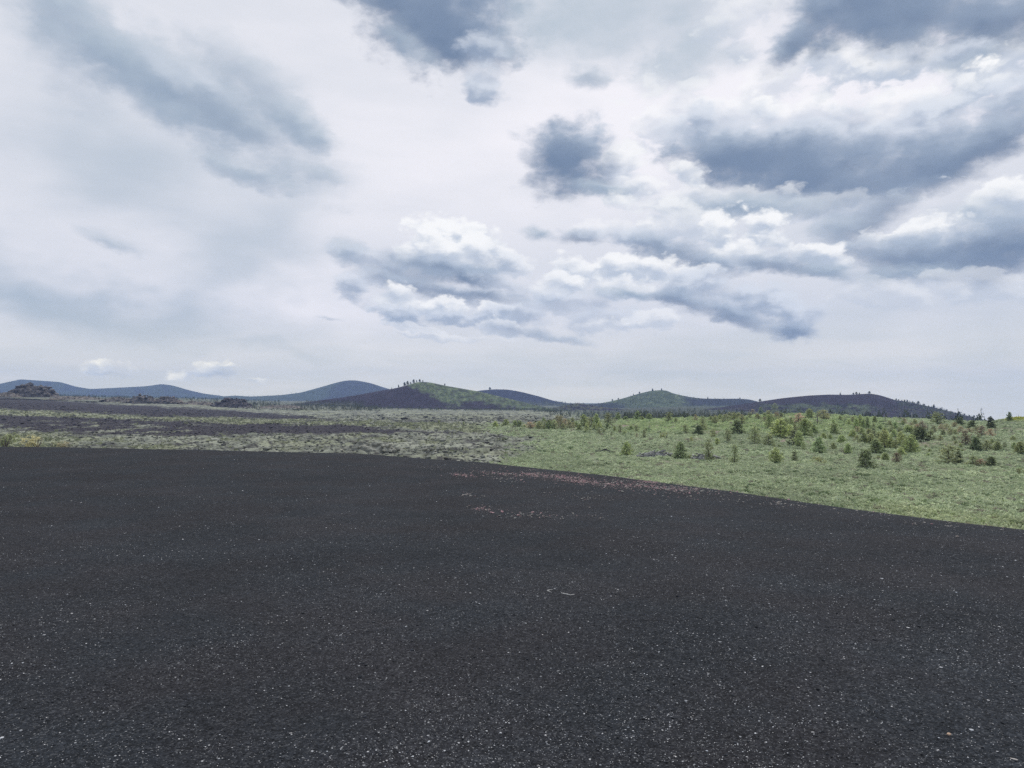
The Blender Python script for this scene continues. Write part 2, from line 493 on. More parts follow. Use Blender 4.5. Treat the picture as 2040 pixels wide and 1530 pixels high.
def build_sky():
    # overcast all round: Nishita sky seen through broken cloud
    w = bpy.data.worlds.new("World")
    scene.world = w
    w.use_nodes = True
    T = NT(w.node_tree)
    T.n.clear()
    d = T.new('ShaderNodeTexCoord').outputs['Generated']
    sky = T.new('ShaderNodeTexSky', sky_type='NISHITA', sun_disc=False)
    sky.sun_elevation = SUN_EL
    sky.sun_rotation = SUN_AZ
    b1 = T.new('ShaderNodeBackground')
    T.put(b1.inputs[0], sky.outputs[0])
    b1.inputs[1].default_value = 0.1
    b2 = T.new('ShaderNodeBackground')
    T.put(b2.inputs[0], overcast(T, T.vm('MULTIPLY', d, (1, 1, 1.9))))
    ms = T.new('ShaderNodeMixShader')
    ms.inputs[0].default_value = 0.94
    T.put(ms.inputs[1], b1.outputs[0])
    T.put(ms.inputs[2], b2.outputs[0])
    out = T.new('ShaderNodeOutputWorld')
    T.put(out.inputs[0], ms.outputs[0])
    w.cycles.sampling_method = 'MANUAL'
    w.cycles.sample_map_resolution = 512
    # the clouds in front stand on a backdrop 30 km out
    na, ne, sub, R = 7, 4, 8, 30000.0
    A = np.linspace(AZ0, AZ1, na * sub + 1)
    E = np.linspace(EL0, EL1, ne * sub + 1)
    ee, aa = np.meshgrid(E, A, indexing='ij')
    V = np.stack([np.sin(aa) * np.cos(ee), np.cos(aa) * np.cos(ee), np.sin(ee)], 2).reshape(-1, 3) * R
    F = grid_faces(len(E), len(A))
    me = mesh_np('sky', V, F)
    for j in range(ne):
        for i in range(na):
            me.materials.append(cloud_material(A[i * sub], A[(i + 1) * sub], E[j * sub], E[(j + 1) * sub]))
    r, c = np.divmod(np.arange(len(F)), len(A) - 1)
    me.polygons.foreach_set('material_index', ((r // sub) * na + c // sub).astype(np.int32))
    tag(place('sky', me), kind='structure')

build_sky()

sun_data = bpy.data.lights.new("sun", 'SUN')
sun_data.energy = 2.5
sun_data.angle = math.radians(10)
sun_data.color = (1.0, .96, .9)
sun_ob = bpy.data.objects.new("sun", sun_data)
COL.objects.link(sun_ob)
sd = Vector((math.sin(SUN_AZ) * math.cos(SUN_EL), math.cos(SUN_AZ) * math.cos(SUN_EL), math.sin(SUN_EL)))
sun_ob.rotation_euler = (-sd).to_track_quat('-Z', 'Y').to_euler()
# ------------------------------------------------------------------ the black cinder shoulder the photographer stands on
# brink of the shoulder: reference column and row of the visible edge
EDGE_PX = np.array([-900, -400, 0, 350, 700, 950, 1200, 1450, 1700, 1870, 2040, 2400, 2900], float)
EDGE_PY = np.array([879, 881, 885, 890, 897, 912, 935, 963, 996, 1015, 1032, 1075, 1140], float)

def edge_depth(px):
    return EYE * FOC / (np.interp(px, EDGE_PX, EDGE_PY) - HOR)

def cinder_z(x, y):
    """height relative to the eye"""
    yy = np.maximum(y, .05)
    px = np.clip(1020 + FOC * x / yy, -2200, 4200)
    px = np.where(y < .05, np.where(x < 0, -2200, 4200), px)
    r = np.hypot(x, y)
    px_c = np.clip(px, -900, 2900)
    slant = np.sqrt(1 + ((px_c - 1020) / FOC) ** 2)
    s = r - edge_depth(px_c) * slant
    w = .55
    drop = .62 * w * np.logaddexp(0, (s - .1) / w)
    und = .035 * fbm(x / 3.5, y / 3.5, 3) * smooth(2, 8, r) + .012 * fbm(x / .7, y / .7, 3)
    und = und * smooth(.5, -3.0, s)
    return -EYE - drop + und

def build_cinder():
    az = np.concatenate([np.linspace(-180, -42, 24)[:-1], np.linspace(-42, 42, 560), np.linspace(42, 180, 24)[1:]])
    az = np.radians(az)
    r = np.concatenate([[.05], np.geomspace(.5, 62, 330)])
    A, R = np.meshgrid(az, r)
    x, y = R * np.sin(A), R * np.cos(A)
    z = cinder_z(x, y)
    V = np.stack([x, y, z], 2).reshape(-1, 3)
    me = mesh_np('cinder_slope', V, grid_faces(len(r), len(az))[:, ::-1])
    m = bpy.data.materials.new('black_cinder')
    m.use_nodes = True
    T = NT(m.node_tree)
    b = T.n['Principled BSDF']
    co = T.new('ShaderNodeNewGeometry').outputs['Position']
    big = T.noise(co, .55, 4.0, .6)
    hue = T.noise(T.vm('ADD', co, (40, 3, 0)), .8, 3.0, .55)
    c = T.mix(T.ramp(hue, .35, .65), (.0222, .0256, .0308), (.0254, .0252, .0288))
    grain = T.voro(co, 95.0, 'Color')
    gs = T.new('ShaderNodeSeparateColor')
    T.put(gs.inputs[0], grain)
    pale = T.ramp(gs.outputs[0], .80, 1.0, 0, 1, 'LINEAR')
    c = T.vm('SCALE', c, scale=T.ramp(gs.outputs[1], 0, 1, .45, 1.35, 'LINEAR'))
    c = T.mix(T.m('MULTIPLY', pale, .55), c, (.115, .118, .124))
    c = T.vm('SCALE', c, scale=T.m('MULTIPLY', T.ramp(big, .3, .7, .84, 1.16, 'LINEAR'), T.ramp(T.noise(co, 16.0, 4.0, .85), .3, .7, .55, 1.45, 'LINEAR')))
    T.put(b.inputs['Base Color'], c)
    b.inputs['Roughness'].default_value = .95
    b.inputs['Specular IOR Level'].default_value = .12
    h = T.m('ADD', T.m('MULTIPLY', T.voro(co, 95.0), -.6), T.m('MULTIPLY', T.noise(co, 30.0, 4.0, .6), .9))
    bp = T.new('ShaderNodeBump')
    bp.inputs['Distance'].default_value = .012
    T.put(bp.inputs['Height'], h)
    T.put(b.inputs['Normal'], bp.outputs[0])
    o = place('cinder_slope', me, m)
    tag(o, kind='structure')

build_cinder()

# loose cinder lumps and pale chips lying on it
def on_cinder(n, r0, r1, seed, power=1.0, half=38):
    q = np.random.default_rng(seed)
    a = np.radians(q.uniform(-half, half, n))
    u = q.uniform(0, 1, n)
    r = (r0 ** (1 - power) + u * (r1 ** (1 - power) - r0 ** (1 - power))) ** (1 / (1 - power)) if power != 1 else r0 * (r1 / r0) ** u
    x, y = r * np.sin(a), r * np.cos(a)
    z = cinder_z(x, y)
    ok = z > -EYE - .8
    return np.stack([x, y, z], 1)[ok], r[ok]

def build_gravel():
    rocks = [rock_template(s, 1, .2) for s in range(3)]
    # dark lumps
    p, r = on_cinder(16000, 2.4, 7, 5)
    n = len(p)
    q = np.random.default_rng(51)
    s = q.lognormal(math.log(.0045), .4, n) * (.8 + .03 * r)
    sc = np.stack([s, s * q.uniform(.7, 1.1, n), s * q.uniform(.5, .8, n)], 1)
    p[:, 2] += sc[:, 2] * .3
    t = q.uniform(.8, 2.0, n)
    col = np.stack([.034 * t, .036 * t, .040 * t], 1)
    V, F, K = scatter(rocks, p, sc, q.uniform(0, 6.3, n), col, q.integers(0, 3, n))
    m = attr_mat('cinder_lump', .95, .15, 120, .3, 2)
    o = place('cinder_gravel', mesh_np('cinder_gravel', V, F, K, False), m)
    tag(o, 'loose black cinder lumps strewn over the dark slope in front', kind='stuff')
    # pale chips, in drifts
    p, r = on_cinder(230000, 2.4, 34, 6)
    q = np.random.default_rng(61)
    dr = fbm(p[:, 0] / 1.6 + 5, p[:, 1] / 1.6, 3) + .6 * fbm(p[:, 0] / .35, p[:, 1] / .35, 2)
    side = smooth(1.0, 3.5, p[:, 0] / np.maximum(p[:, 1], 1) * 6)
    keep = q.uniform(0, 1, len(p)) < np.clip(.30 + .34 * dr + .16 * side, .04, .95) * np.interp(r, [2, 5, 9, 14, 30], [1, 1, .9, .5, .18])
    p, r = p[keep], r[keep]
    n = len(p)
    s = q.lognormal(math.log(.0019), .5, n) * (.75 + .06 * r)
    sc = np.stack([s * q.uniform(.9, 1.5, n), s, s * q.uniform(.35, .6, n)], 1)
    p[:, 2] += sc[:, 2] * .5
    t = np.clip(q.gamma(2.2, .13, n) + .06, .08, .54)
    w = q.normal(0, .02, n)
    col = np.stack([t * (1 + w), t * (1.0), t * (1.0 - w)], 1)
    V, F, K = scatter(rocks, p, sc, q.uniform(0, 6.3, n), col, q.integers(0, 3, n))
    m = attr_mat('pale_chip', .9, .2, 90, .25, 2)
    o = place('pale_pebbles', mesh_np('pale_pebbles', V, F, K, False), m)
    tag(o, 'small pale pumice chips sprinkled over the black cinder', kind='stuff')

build_gravel()

def cinder_at(px, py):
    d = direction(px, py)
    t = EYE / -d.z
    for _ in range(12):
        p = d * t
        t *= float(cinder_z(np.array([p.x]), np.array([p.y]))[0]) / p.z
    return d * t

# ------------------------------------------------------------------ dwarf flowers
FLOWERS = [  # column, row, half width, half height, count, pinkness
    (922, 947, 22, 2.0, 130, .95), (1000, 944, 60, 3.5, 300, .55), (1055, 945, 20, 2, 120, .9), (1010, 955, 40, 4, 60, .2), (1085, 948, 40, 5, 170, .6),
    (1130, 952, 36, 4, 330, .9), (1160, 960, 28, 3.0, 260, .9), (1225, 966, 60, 6, 360, .6), (1290, 960, 26, 2.5, 190, .95), (1300, 970, 70, 5, 420, .7),
    (1370, 974, 50, 6, 200, .5), (1440, 973, 20, 2, 170, .95), (1480, 978, 40, 4, 130, .6), (1555, 986, 18, 1.5, 130, .95), (1590, 991, 22, 2, 160, .9),
    (1640, 998, 40, 4, 60, .5), (1560, 1004, 60, 6, 70, .1), (965, 1016, 14, 4.5, 40, .9), (1060, 1026, 55, 5, 50, .35), (1030, 1027, 18, 3, 16, .5), (1130, 1022, 70, 8, 30, .1),
    (930, 986, 20, 3, 40, .4), (1170, 990, 60, 6, 50, .1), (1240, 946, 90, 10, 70, .3), (1750, 1020, 60, 8, 40, .2), (1060, 935, 90, 5, 60, .3), (860, 935, 50, 8, 30, .1), (1900, 1045, 90, 10, 60, .1), (1350, 985, 120, 8, 50, .2),
]
def flower_template(seed):
    """a few five-petalled faces on a low leafy pad, radius 1"""
    r = np.random.default_rng(seed)
    V, F, K = [], [], []
    for k in range(4):
        ox, oy = r.uniform(-.6, .6, 2)
        oz = r.uniform(.5, 1.2)
        tilt = r.normal(0, .5, 2)
        for j in range(5):
            a = j * 2 * math.pi / 5 + r.uniform(0, .3)
            b = len(V)
            ca, sa = math.cos(a), math.sin(a)
            for (u, w, h) in ((0, 0, 0), (.45, -.24, .1), (.62, 0, .05), (.45, .24, .1)):
                X, Y = u * ca - w * sa, u * sa + w * ca
                V.append((ox + X, oy + Y, oz + h + X * tilt[0] + Y * tilt[1]))
                K.append(1.0 if u else .8)
            F += [(b, b + 1, b + 2), (b, b + 2, b + 3)]
    return np.array(V), np.array(F), np.array(K)

def build_flowers():
    q = np.random.default_rng(71)
    P, Pink = [], []
    for cx, cy, rx, ry, n, pk in FLOWERS:
        for _ in range(int(n * .95)):
            a, b = q.normal(0, .55, 2)
            if q.uniform() < .35:                      # strays
                a, b = a * 1.8, b * 2.4
            px, py = cx + a * rx, cy + b * ry + a * rx * .09
            if py < np.interp(px, EDGE_PX, EDGE_PY) + 1.5:
                continue
            P.append(cinder_at(px, py)[:])
            Pink.append(q.uniform() < pk)
    P = np.array(P)
    Pink = np.array(Pink)
    s = q.lognormal(math.log(.0125), .4, len(P))
    t = q.uniform(.75, 1.15, len(P))[:, None]
    hue = q.uniform(0, 1, len(P))
    pink = lerp3(C(.60, .36, .40), C(.64, .53, .50), hue) * t
    pale = lerp3(C(.62, .56, .52), C(.50, .50, .46), hue) * t
    temps = [flower_template(s_) for s_ in range(4)]
    for name, sel, col, lab in (('pink_flowers', Pink, pink, 'tiny pink wildflowers growing in drifts near the brink of the black cinder'),
                                ('pale_flowers', ~Pink, pale, 'tiny cream wildflower cushions dotted among the pink ones on black cinder')):
        n = int(sel.sum())
        V, F, K = scatter(temps, P[sel], np.stack([s[sel], s[sel], s[sel] * .45], 1), q.uniform(0, 6.3, n), col[sel], q.integers(0, 4, n))
        o = place(name, mesh_np(name, V, F, K, False), attr_mat(name, .8, .2, 40, .2, 2, two_sided_leaf=True))
        tag(o, lab, kind='stuff')

build_flowers()

# ------------------------------------------------------------------ pale twigs and two odd stones
def tube(points, radii, seg=7):
    V, F = [], []
    pts = [Vector(p) for p in points]
    for i, p in enumerate(pts):
        t = (pts[min(i + 1, len(pts) - 1)] - pts[max(i - 1, 0)]).normalized()
        u = t.cross(Vector((0, 0, 1)))
        if u.length < 1e-3:
            u = Vector((1, 0, 0))
        u.normalize()
        v = t.cross(u)
        for k in range(seg):
            a = 2 * math.pi * k / seg
            V.append((p + (u * math.cos(a) + v * math.sin(a)) * radii[i])[:])
    for i in range(len(pts) - 1):
        for k in range(seg):
            a, b = i * seg + k, i * seg + (k + 1) % seg
            F += [(a, b, b + seg), (a, b + seg, a + seg)]
    for e in (0, (len(pts) - 1) * seg):
        for k in range(1, seg - 1):
            F.append((e, e + k, e + k + 1))
    return np.array(V), np.array(F)

def join_parts(parts):
    V, F, n = [], [], 0
    for v, f in parts:
        V.append(v)
        F.append(f + n)
        n += len(v)
    return np.concatenate(V), np.concatenate(F)

def build_bits():
    wood = attr_mat('bleached_wood', .85, .2, 60, .25, 4)
    def twig(paths, label):
        parts = []
        base = cinder_at(*paths[0][0])
        for path, rr in [(p[:-1], p[-1]) for p in paths]:
            pts = [cinder_at(*c) - base for c in path]
            pts = [p + Vector((0, 0, rr[i] * 1.0)) for i, p in enumerate(pts)]
            parts.append(tube(pts, rr))
        V, F = join_parts(parts)
        o = place('dry_twig', mesh_np('dry_twig', V, F, np.tile(C(.46, .45, .42), (len(V), 1))), wood, loc=base)
        tag(o, label, 'twig')
    twig([((1118, 1182), (1124, 1184), (1130, 1185), (1136, 1186.5), (1144, 1185), (.004, .0045, .005, .0045, .003))],
         'longer bleached twig, slightly bent, lying on the black cinder')
    twig([((1090, 1177.5), (1095, 1176), (1101, 1175.3), (.004, .0035, .002)), ((1090, 1177.5), (1094, 1179), (1099, 1181), (.004, .0035, .002))],
         'short forked bleached twig shaped like an arrowhead on black cinder')
    for (px, py, sx, sy, sz, rz, col, lab) in ((1890, 1464, .0125, .010, .007, .4, (.52, .36, .25), 'tan orange pebble lying alone among the pale chips at the bottom right'),
                                       (2019, 1513, .021, .006, .004, -.55, (.42, .39, .36), 'long thin grey stone chip at the bottom right corner of the black cinder')):
        v, f, _ = rock_template(px, 2, .07)
        v = v * np.array([sx, sy, sz])
        o = place('pebble', mesh_np('pebble', v, f, np.tile(np.array(col), (len(v), 1))), attr_mat('pebble_skin', .85, .3, 150, .2, 4), loc=cinder_at(px, py) + Vector((0, 0, sz * .6)))
        o.rotation_euler = (0, 0, rz)
        tag(o, lab, 'pebble')

build_bits()
# ------------------------------------------------------------------ the plain, lava flows and sage meadow: one sheet to the horizon
# per reference column: (distance ahead in metres, reference row at which the ground at that distance appears)
PROFILE = {
    -300: [(40, 1180), (60, 1053), (100, 953), (150, 904), (190, 882), (250, 857), (330, 834), (450, 812), (600, 793), (800, 787), (1200, 785), (2000, 783), (6000, 795)],
    0:   [(40, 1180), (60, 1053), (100, 953), (150, 905), (190, 884), (250, 861), (330, 842), (450, 820), (600, 805), (800, 793), (1200, 789), (2000, 786), (6000, 796)],
    300: [(40, 1180), (60, 1053), (100, 953), (150, 904), (200, 879), (260, 861), (350, 843), (470, 829), (650, 813), (900, 801), (1200, 796), (2000, 792), (6000, 797)],
    600: [(40, 1180), (60, 1053), (100, 953), (150, 903), (200, 878), (260, 862), (350, 846), (470, 836), (650, 825), (900, 815), (1200, 807), (2000, 800), (6000, 799)],
    1000: [(40, 1180), (60, 1050), (100, 950), (150, 903), (200, 876), (260, 859), (350, 843), (470, 833), (650, 825), (900, 819), (1300, 814), (2000, 808), (6000, 803)],
    1200: [(40, 1180), (60, 1053), (100, 950), (140, 910), (180, 881), (230, 859), (280, 844), (330, 837), (370, 835), (450, 838), (700, 834), (1000, 824), (2000, 812), (6000, 803)],
    1400: [(40, 1180), (60, 1055), (80, 990), (100, 945), (130, 912), (160, 888), (200, 864), (240, 847), (280, 836), (310, 832), (350, 834), (450, 844), (700, 835), (1200, 816), (6000, 803)],
    1600: [(40, 1185), (60, 1057), (80, 990), (100, 945), (130, 912), (160, 886), (200, 858), (240, 838), (270, 828), (295, 824), (330, 828), (450, 840), (700, 833), (1200, 822), (6000, 822)],
    1800: [(40, 1190), (60, 1060), (80, 993), (100, 947), (130, 914), (160, 889), (200, 864), (240, 847), (270, 838), (295, 834), (330, 836), (450, 846), (700, 850), (1200, 852), (6000, 850)],
    1950: [(40, 1195), (60, 1065), (80, 996), (100, 950), (130, 914), (160, 887), (200, 862), (240, 847), (270, 842), (295, 841), (330, 843), (450, 850), (700, 852), (1200, 852), (6000, 862)],
    2040: [(40, 1195), (60, 1068), (80, 998), (100, 951), (130, 912), (160, 883), (190, 861), (220, 844), (245, 833), (260, 831), (300, 835), (450, 850), (700, 852), (1200, 852), (6000, 864)],
    2200: [(40, 1195), (60, 1068), (80, 998), (100, 951), (130, 908), (160, 872), (190, 844), (220, 822), (245, 814), (260, 814), (300, 822), (450, 850), (700, 852), (1200, 852), (6000, 866)],
}
_pc = sorted(PROFILE)
_ld = np.linspace(math.log(40), math.log(6000), 240)
_tab = np.array([np.interp(_ld, [math.log(a) for a, _ in PROFILE[c]], [-(b - HOR) / FOC * a for a, b in PROFILE[c]]) for c in _pc])
_ker = np.exp(-.5 * (np.arange(-4, 5) / 1.8) ** 2)
_ker /= _ker.sum()
_tab = np.array([np.convolve(np.pad(r, 4, 'edge'), _ker, 'valid') for r in _tab])

def base_z(px, dep):
    u = (np.log(np.clip(dep, 40, 6000)) - _ld[0]) / (_ld[1] - _ld[0])
    i = np.clip(u.astype(int), 0, len(_ld) - 2)
    f = u - i
    p = np.clip(px, _pc[0], _pc[-1])
    j = np.clip(np.searchsorted(_pc, p) - 1, 0, len(_pc) - 2)
    pc = np.array(_pc, float)
    g = np.clip((p - pc[j]) / (pc[j + 1] - pc[j]), 0, 1)
    g = g * g * (3 - 2 * g)
    a = _tab[j, i] * (1 - f) + _tab[j, i + 1] * f
    b = _tab[j + 1, i] * (1 - f) + _tab[j + 1, i + 1] * f
    return a * (1 - g) + b * g

def cover(px, row, x, y):
    """what grows or lies on the ground at a place: weights of bare black lava, lichened lava, sage meadow, yellow-green grass, bare soil, knoll flowers"""
    w1 = fbm(x / 40, y / 60, 4)
    w2 = fbm(x / 9 + 7, y / 14, 3)
    j = 4.5 * w1 * np.clip((row - 790) / 40, .15, 1) + 2.0 * w2
    r = row + j
    band_a = smooth(-1.5, 1.5, r - np.interp(px, [-300, 0, 100, 245, 490, 580, 690], [790, 791, 797, 807, 820, 826, 838])) * \
        smooth(-1.5, 1.5, np.interp(px, [-300, 0, 100, 245, 490, 580, 690], [812, 815, 820, 828, 834, 837, 839]) - r)
    band_b = smooth(-1.5, 1.5, r - np.interp(px, [-300, 0, 120, 245, 490, 700, 860], [822, 825, 829, 835, 845, 851, 861])) * \
        smooth(-2, 2, np.interp(px, [-300, 0, 120, 245, 490, 700, 860], [853, 857, 866, 870, 867, 866, 864]) - r)
    gap = smooth(.12, .45, fbm(x / 12 + 3, y / 22, 4)) * smooth(838, 848, r) * smooth(520, 300, px)
    black = np.maximum(band_a, band_b * (1 - .85 * gap))
    grass = smooth(-2, 2, r - np.interp(px, [-300, 0, 245, 490, 690, 900, 1010], [813, 815, 828, 835, 838, 846, 848])) * \
        smooth(-2, 2, np.interp(px, [-300, 0, 245, 490, 690, 900, 1010], [822, 825, 835, 846, 849, 858, 862]) - r)
    grass = np.maximum(grass * .9, smooth(210, 60, px + 30 * w2) * smooth(862, 872, r))
    grass = np.maximum(grass, .7 * smooth(.2, .5, fbm(x / 14 + 40, y / 20, 3)) * smooth(862, 872, r) * smooth(1000, 850, px))
    edge = np.interp(row, [790, 838, 846, 862, 874, 890, 905, 930, 1200], [1150, 1150, 985, 1000, 1085, 1072, 1030, 960, 900])
    meadow = smooth(-75, 55, px + 45 * w1 + 40 * w2 - edge)
    soil = np.zeros_like(px)
    for cx, cy, rx, ry, wt in ((1270, 847.5, 60, 1.6, .9), (1350, 853, 50, 2.0, .9), (1420, 861, 40, 2.4, .8), (1385, 876, 40, 4, .5), (1565, 876, 22, 4, .8), (1610, 882, 18, 4, .5),
                           (1865, 884, 60, 6, .75), (1915, 856, 50, 6, .75), (1790, 842, 40, 4, .5), (1870, 936, 90, 4, .55), (1990, 855, 60, 4, .6), (1300, 923, 70, 4, .35), (1720, 915, 60, 4, .3), (1060, 846, 30, 3, .4), (1940, 895, 40, 3, .4), (1480, 846, 60, 3, .3)):
        e = ((px - cx) / rx) ** 2 + ((row + .5 * j - cy) / ry) ** 2
        soil = np.maximum(soil, wt * smooth(1.3, .4, e + .5 * w2))
    bloom = smooth(1955, 2010, px) * smooth(842, 834, row + w2) * smooth(350, 300, np.hypot(x, y))
    return black, meadow, grass * (1 - meadow), soil * meadow, bloom

def slabs(x, y):
    """cooled crust broken into plates: 0 in the cracks, 1 on the plates"""
    wx, wy = x + 2.2 * fbm(x / 6, y / 6, 2), y + 3.5 * fbm(x / 7 + 9, y / 8, 2)
    f1, f2 = worley(wx / 5.5, wy / 10.0)
    return f2 - f1

def ground_height(x, y, fine=True):
    r = np.hypot(x, y)
    az = np.clip(np.arctan2(x, y), -math.radians(52), math.radians(52))
    px = 1020 + FOC * np.tan(az)
    dep = r * np.cos(np.clip(az, -math.radians(38), math.radians(40)))
    z0 = base_z(px, dep)
    row = HOR - z0 / np.maximum(dep, 1) * FOC
    bl, me, gr, so, bo = cover(px, row, x, y)
    near = smooth(1600, 500, dep)
    lava = (1 - me) * (1 - .7 * gr)
    rough = bl * (.40 * ridged(x / 11, y / 13, 4) + .40 * fbm(x / 2.2, y / 2.6, 3) - .1)
    crust = (1 - bl) * (.75 * fbm(x / 24, y / 20, 3) + .75 * np.abs(fbm(x / 9, y / 8, 3)) - .9 * np.clip(1 - 9 * np.abs(perlin(x / 8 + 3, y / 11)), 0, 1) * (.4 + .6 * smooth(-.2, .3, perlin(x / 30, y / 30))))
    crust = crust + (1 - bl) * .55 * (smooth(.0, .22, slabs(x, y)) - .6) * smooth(-.5, .2, fbm(x / 30 + 2, y / 40, 2))
    z = z0 + near * (lava * (rough + crust) + (1 - lava) * .22 * fbm(x / 7, y / 8, 3))
    return z, px, row, (bl, me, gr, so, bo)

def build_ground():
    az = np.radians(np.concatenate([np.linspace(-180, -48, 20)[:-1], np.linspace(-48, -36, 60)[:-1], np.linspace(-36, 36, 980), np.linspace(36, 48, 60)[1:], np.linspace(48, 180, 20)[1:]]))
    r = np.concatenate([np.geomspace(36, 420, 380)[:-1], np.geomspace(420, 1600, 170)[:-1], np.geomspace(1600, 5600, 40)])
    A, R = np.meshgrid(az, r)
    x, y = R * np.sin(A), R * np.cos(A)
    z, px, row, (bl, me, gr, so, bo) = ground_height(x, y)
    n1 = fbm(x / 3.1, y / 3.7, 4)
    n2 = fbm(x / 17, y / 23, 4)
    n3 = fbm(x / 60 + 9, y / 80, 3)
    black = lerp3(C(.038, .034, .042), C(.060, .055, .060), smooth(-.5, .6, n1))
    # lichened crust: grey-olive slabs, darker broken rock between
    crust = lerp3(C(.175, .185, .145), C(.285, .295, .232), smooth(-.45, .5, n2 + .5 * n1))
    crust = lerp3(crust, C(.27, .285, .185), .6 * smooth(.1, .5, n3 + .4 * n2))
    crack = np.clip(1 - 10 * np.abs(perlin(x / 8 + 3, y / 11)), 0, 1) * (.4 + .6 * smooth(-.2, .3, perlin(x / 30, y / 30)))
    crack = np.maximum(crack, .8 * np.clip(1 - 9 * np.abs(perlin(x / 3.6 + 9, y / 5)), 0, 1))
    split = (1 - smooth(.03, .13, slabs(x, y))) * smooth(520, 330, R)
    crack = np.maximum(crack, split)
    crust = lerp3(crust, C(.055, .052, .052), np.clip(.85 * crack + .75 * smooth(.28, .6, fbm(x / 7 + 31, y / 12, 3)), 0, 1))
    col = lerp3(crust, black, bl)
    grass = lerp3(C(.22, .235, .145), C(.30, .312, .20), smooth(-.4, .5, n1))
    col = lerp3(col, grass, .85 * gr * smooth(-.55, .1, n1 + .6))
    sage = lerp3(C(.135, .165, .095), C(.20, .23, .14), smooth(-.5, .5, n2 + .4 * n1))
    lime = smooth(872, 850, row + 5 * n2) * smooth(1180, 1260, px) * smooth(1850, 1720, px)
    sage = lerp3(sage, lerp3(C(.17, .22, .10), C(.24, .285, .145), smooth(-.4, .4, n1)), .85 * lime)
    sage = lerp3(sage, C(.22, .21, .16), .3 * smooth(.25, .6, fbm(x / 11 + 5, y / 26, 3)))
    sage = lerp3(sage, C(.11, .105, .095), .35 * smooth(.42, .62, fbm(x / 5 + 15, y / 17, 3)))
    sage = lerp3(sage, C(.24, .195, .155), np.clip(so * (1 + .5 * n1), 0, 1))
    sage = lerp3(sage, lerp3(C(.24, .30, .09), C(.44, .42, .07), smooth(-.1, .35, n1 + .4 * n2)), bo)
    col = lerp3(col, sage, me)
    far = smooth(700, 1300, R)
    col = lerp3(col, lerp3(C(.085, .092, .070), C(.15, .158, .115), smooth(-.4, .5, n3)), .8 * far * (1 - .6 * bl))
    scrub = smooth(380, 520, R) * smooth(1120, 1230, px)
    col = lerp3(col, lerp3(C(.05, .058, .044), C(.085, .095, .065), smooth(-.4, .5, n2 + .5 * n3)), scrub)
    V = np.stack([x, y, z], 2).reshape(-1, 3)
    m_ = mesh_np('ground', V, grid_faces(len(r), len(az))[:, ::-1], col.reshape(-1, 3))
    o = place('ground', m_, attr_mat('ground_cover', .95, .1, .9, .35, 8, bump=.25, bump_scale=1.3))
    tag(o, kind='structure')

build_ground()

def ground_z(x, y):
    return ground_height(np.atleast_1d(np.asarray(x, float)), np.atleast_1d(np.asarray(y, float)))[0]

_deps = np.geomspace(52, 1500, 700)
def on_ground(px, row, far_first=False):
    """nearest place on the ground that shows at this reference pixel"""
    t = (px - 1020) / FOC
    x = t * _deps
    z0 = base_z(np.full_like(_deps, px), _deps)
    rows = HOR - z0 / _deps * FOC
    hit = np.nonzero(rows <= row)[0]
    i = hit[0] if len(hit) else int(np.argmin(rows))
    return float(x[i]), float(_deps[i]), float(ground_z(x[i], _deps[i])[0])

# ------------------------------------------------------------------ countless low cover: rubble, sage, grass
def spread(n, d0, d1, px0, px1, seed, power=1.0):
    q = np.random.default_rng(seed)
    px = q.uniform(px0, px1, n)
    u = q.uniform(0, 1, n)
    d = d0 * (d1 / d0) ** u if power == 1.0 else (d0 ** (1 - power) + u * (d1 ** (1 - power) - d0 ** (1 - power))) ** (1 / (1 - power))
    x, y = (px - 1020) / FOC * d, d
    z, p, row, cov = ground_height(x, y)
    return q, x, y, z, p, row, cov, d

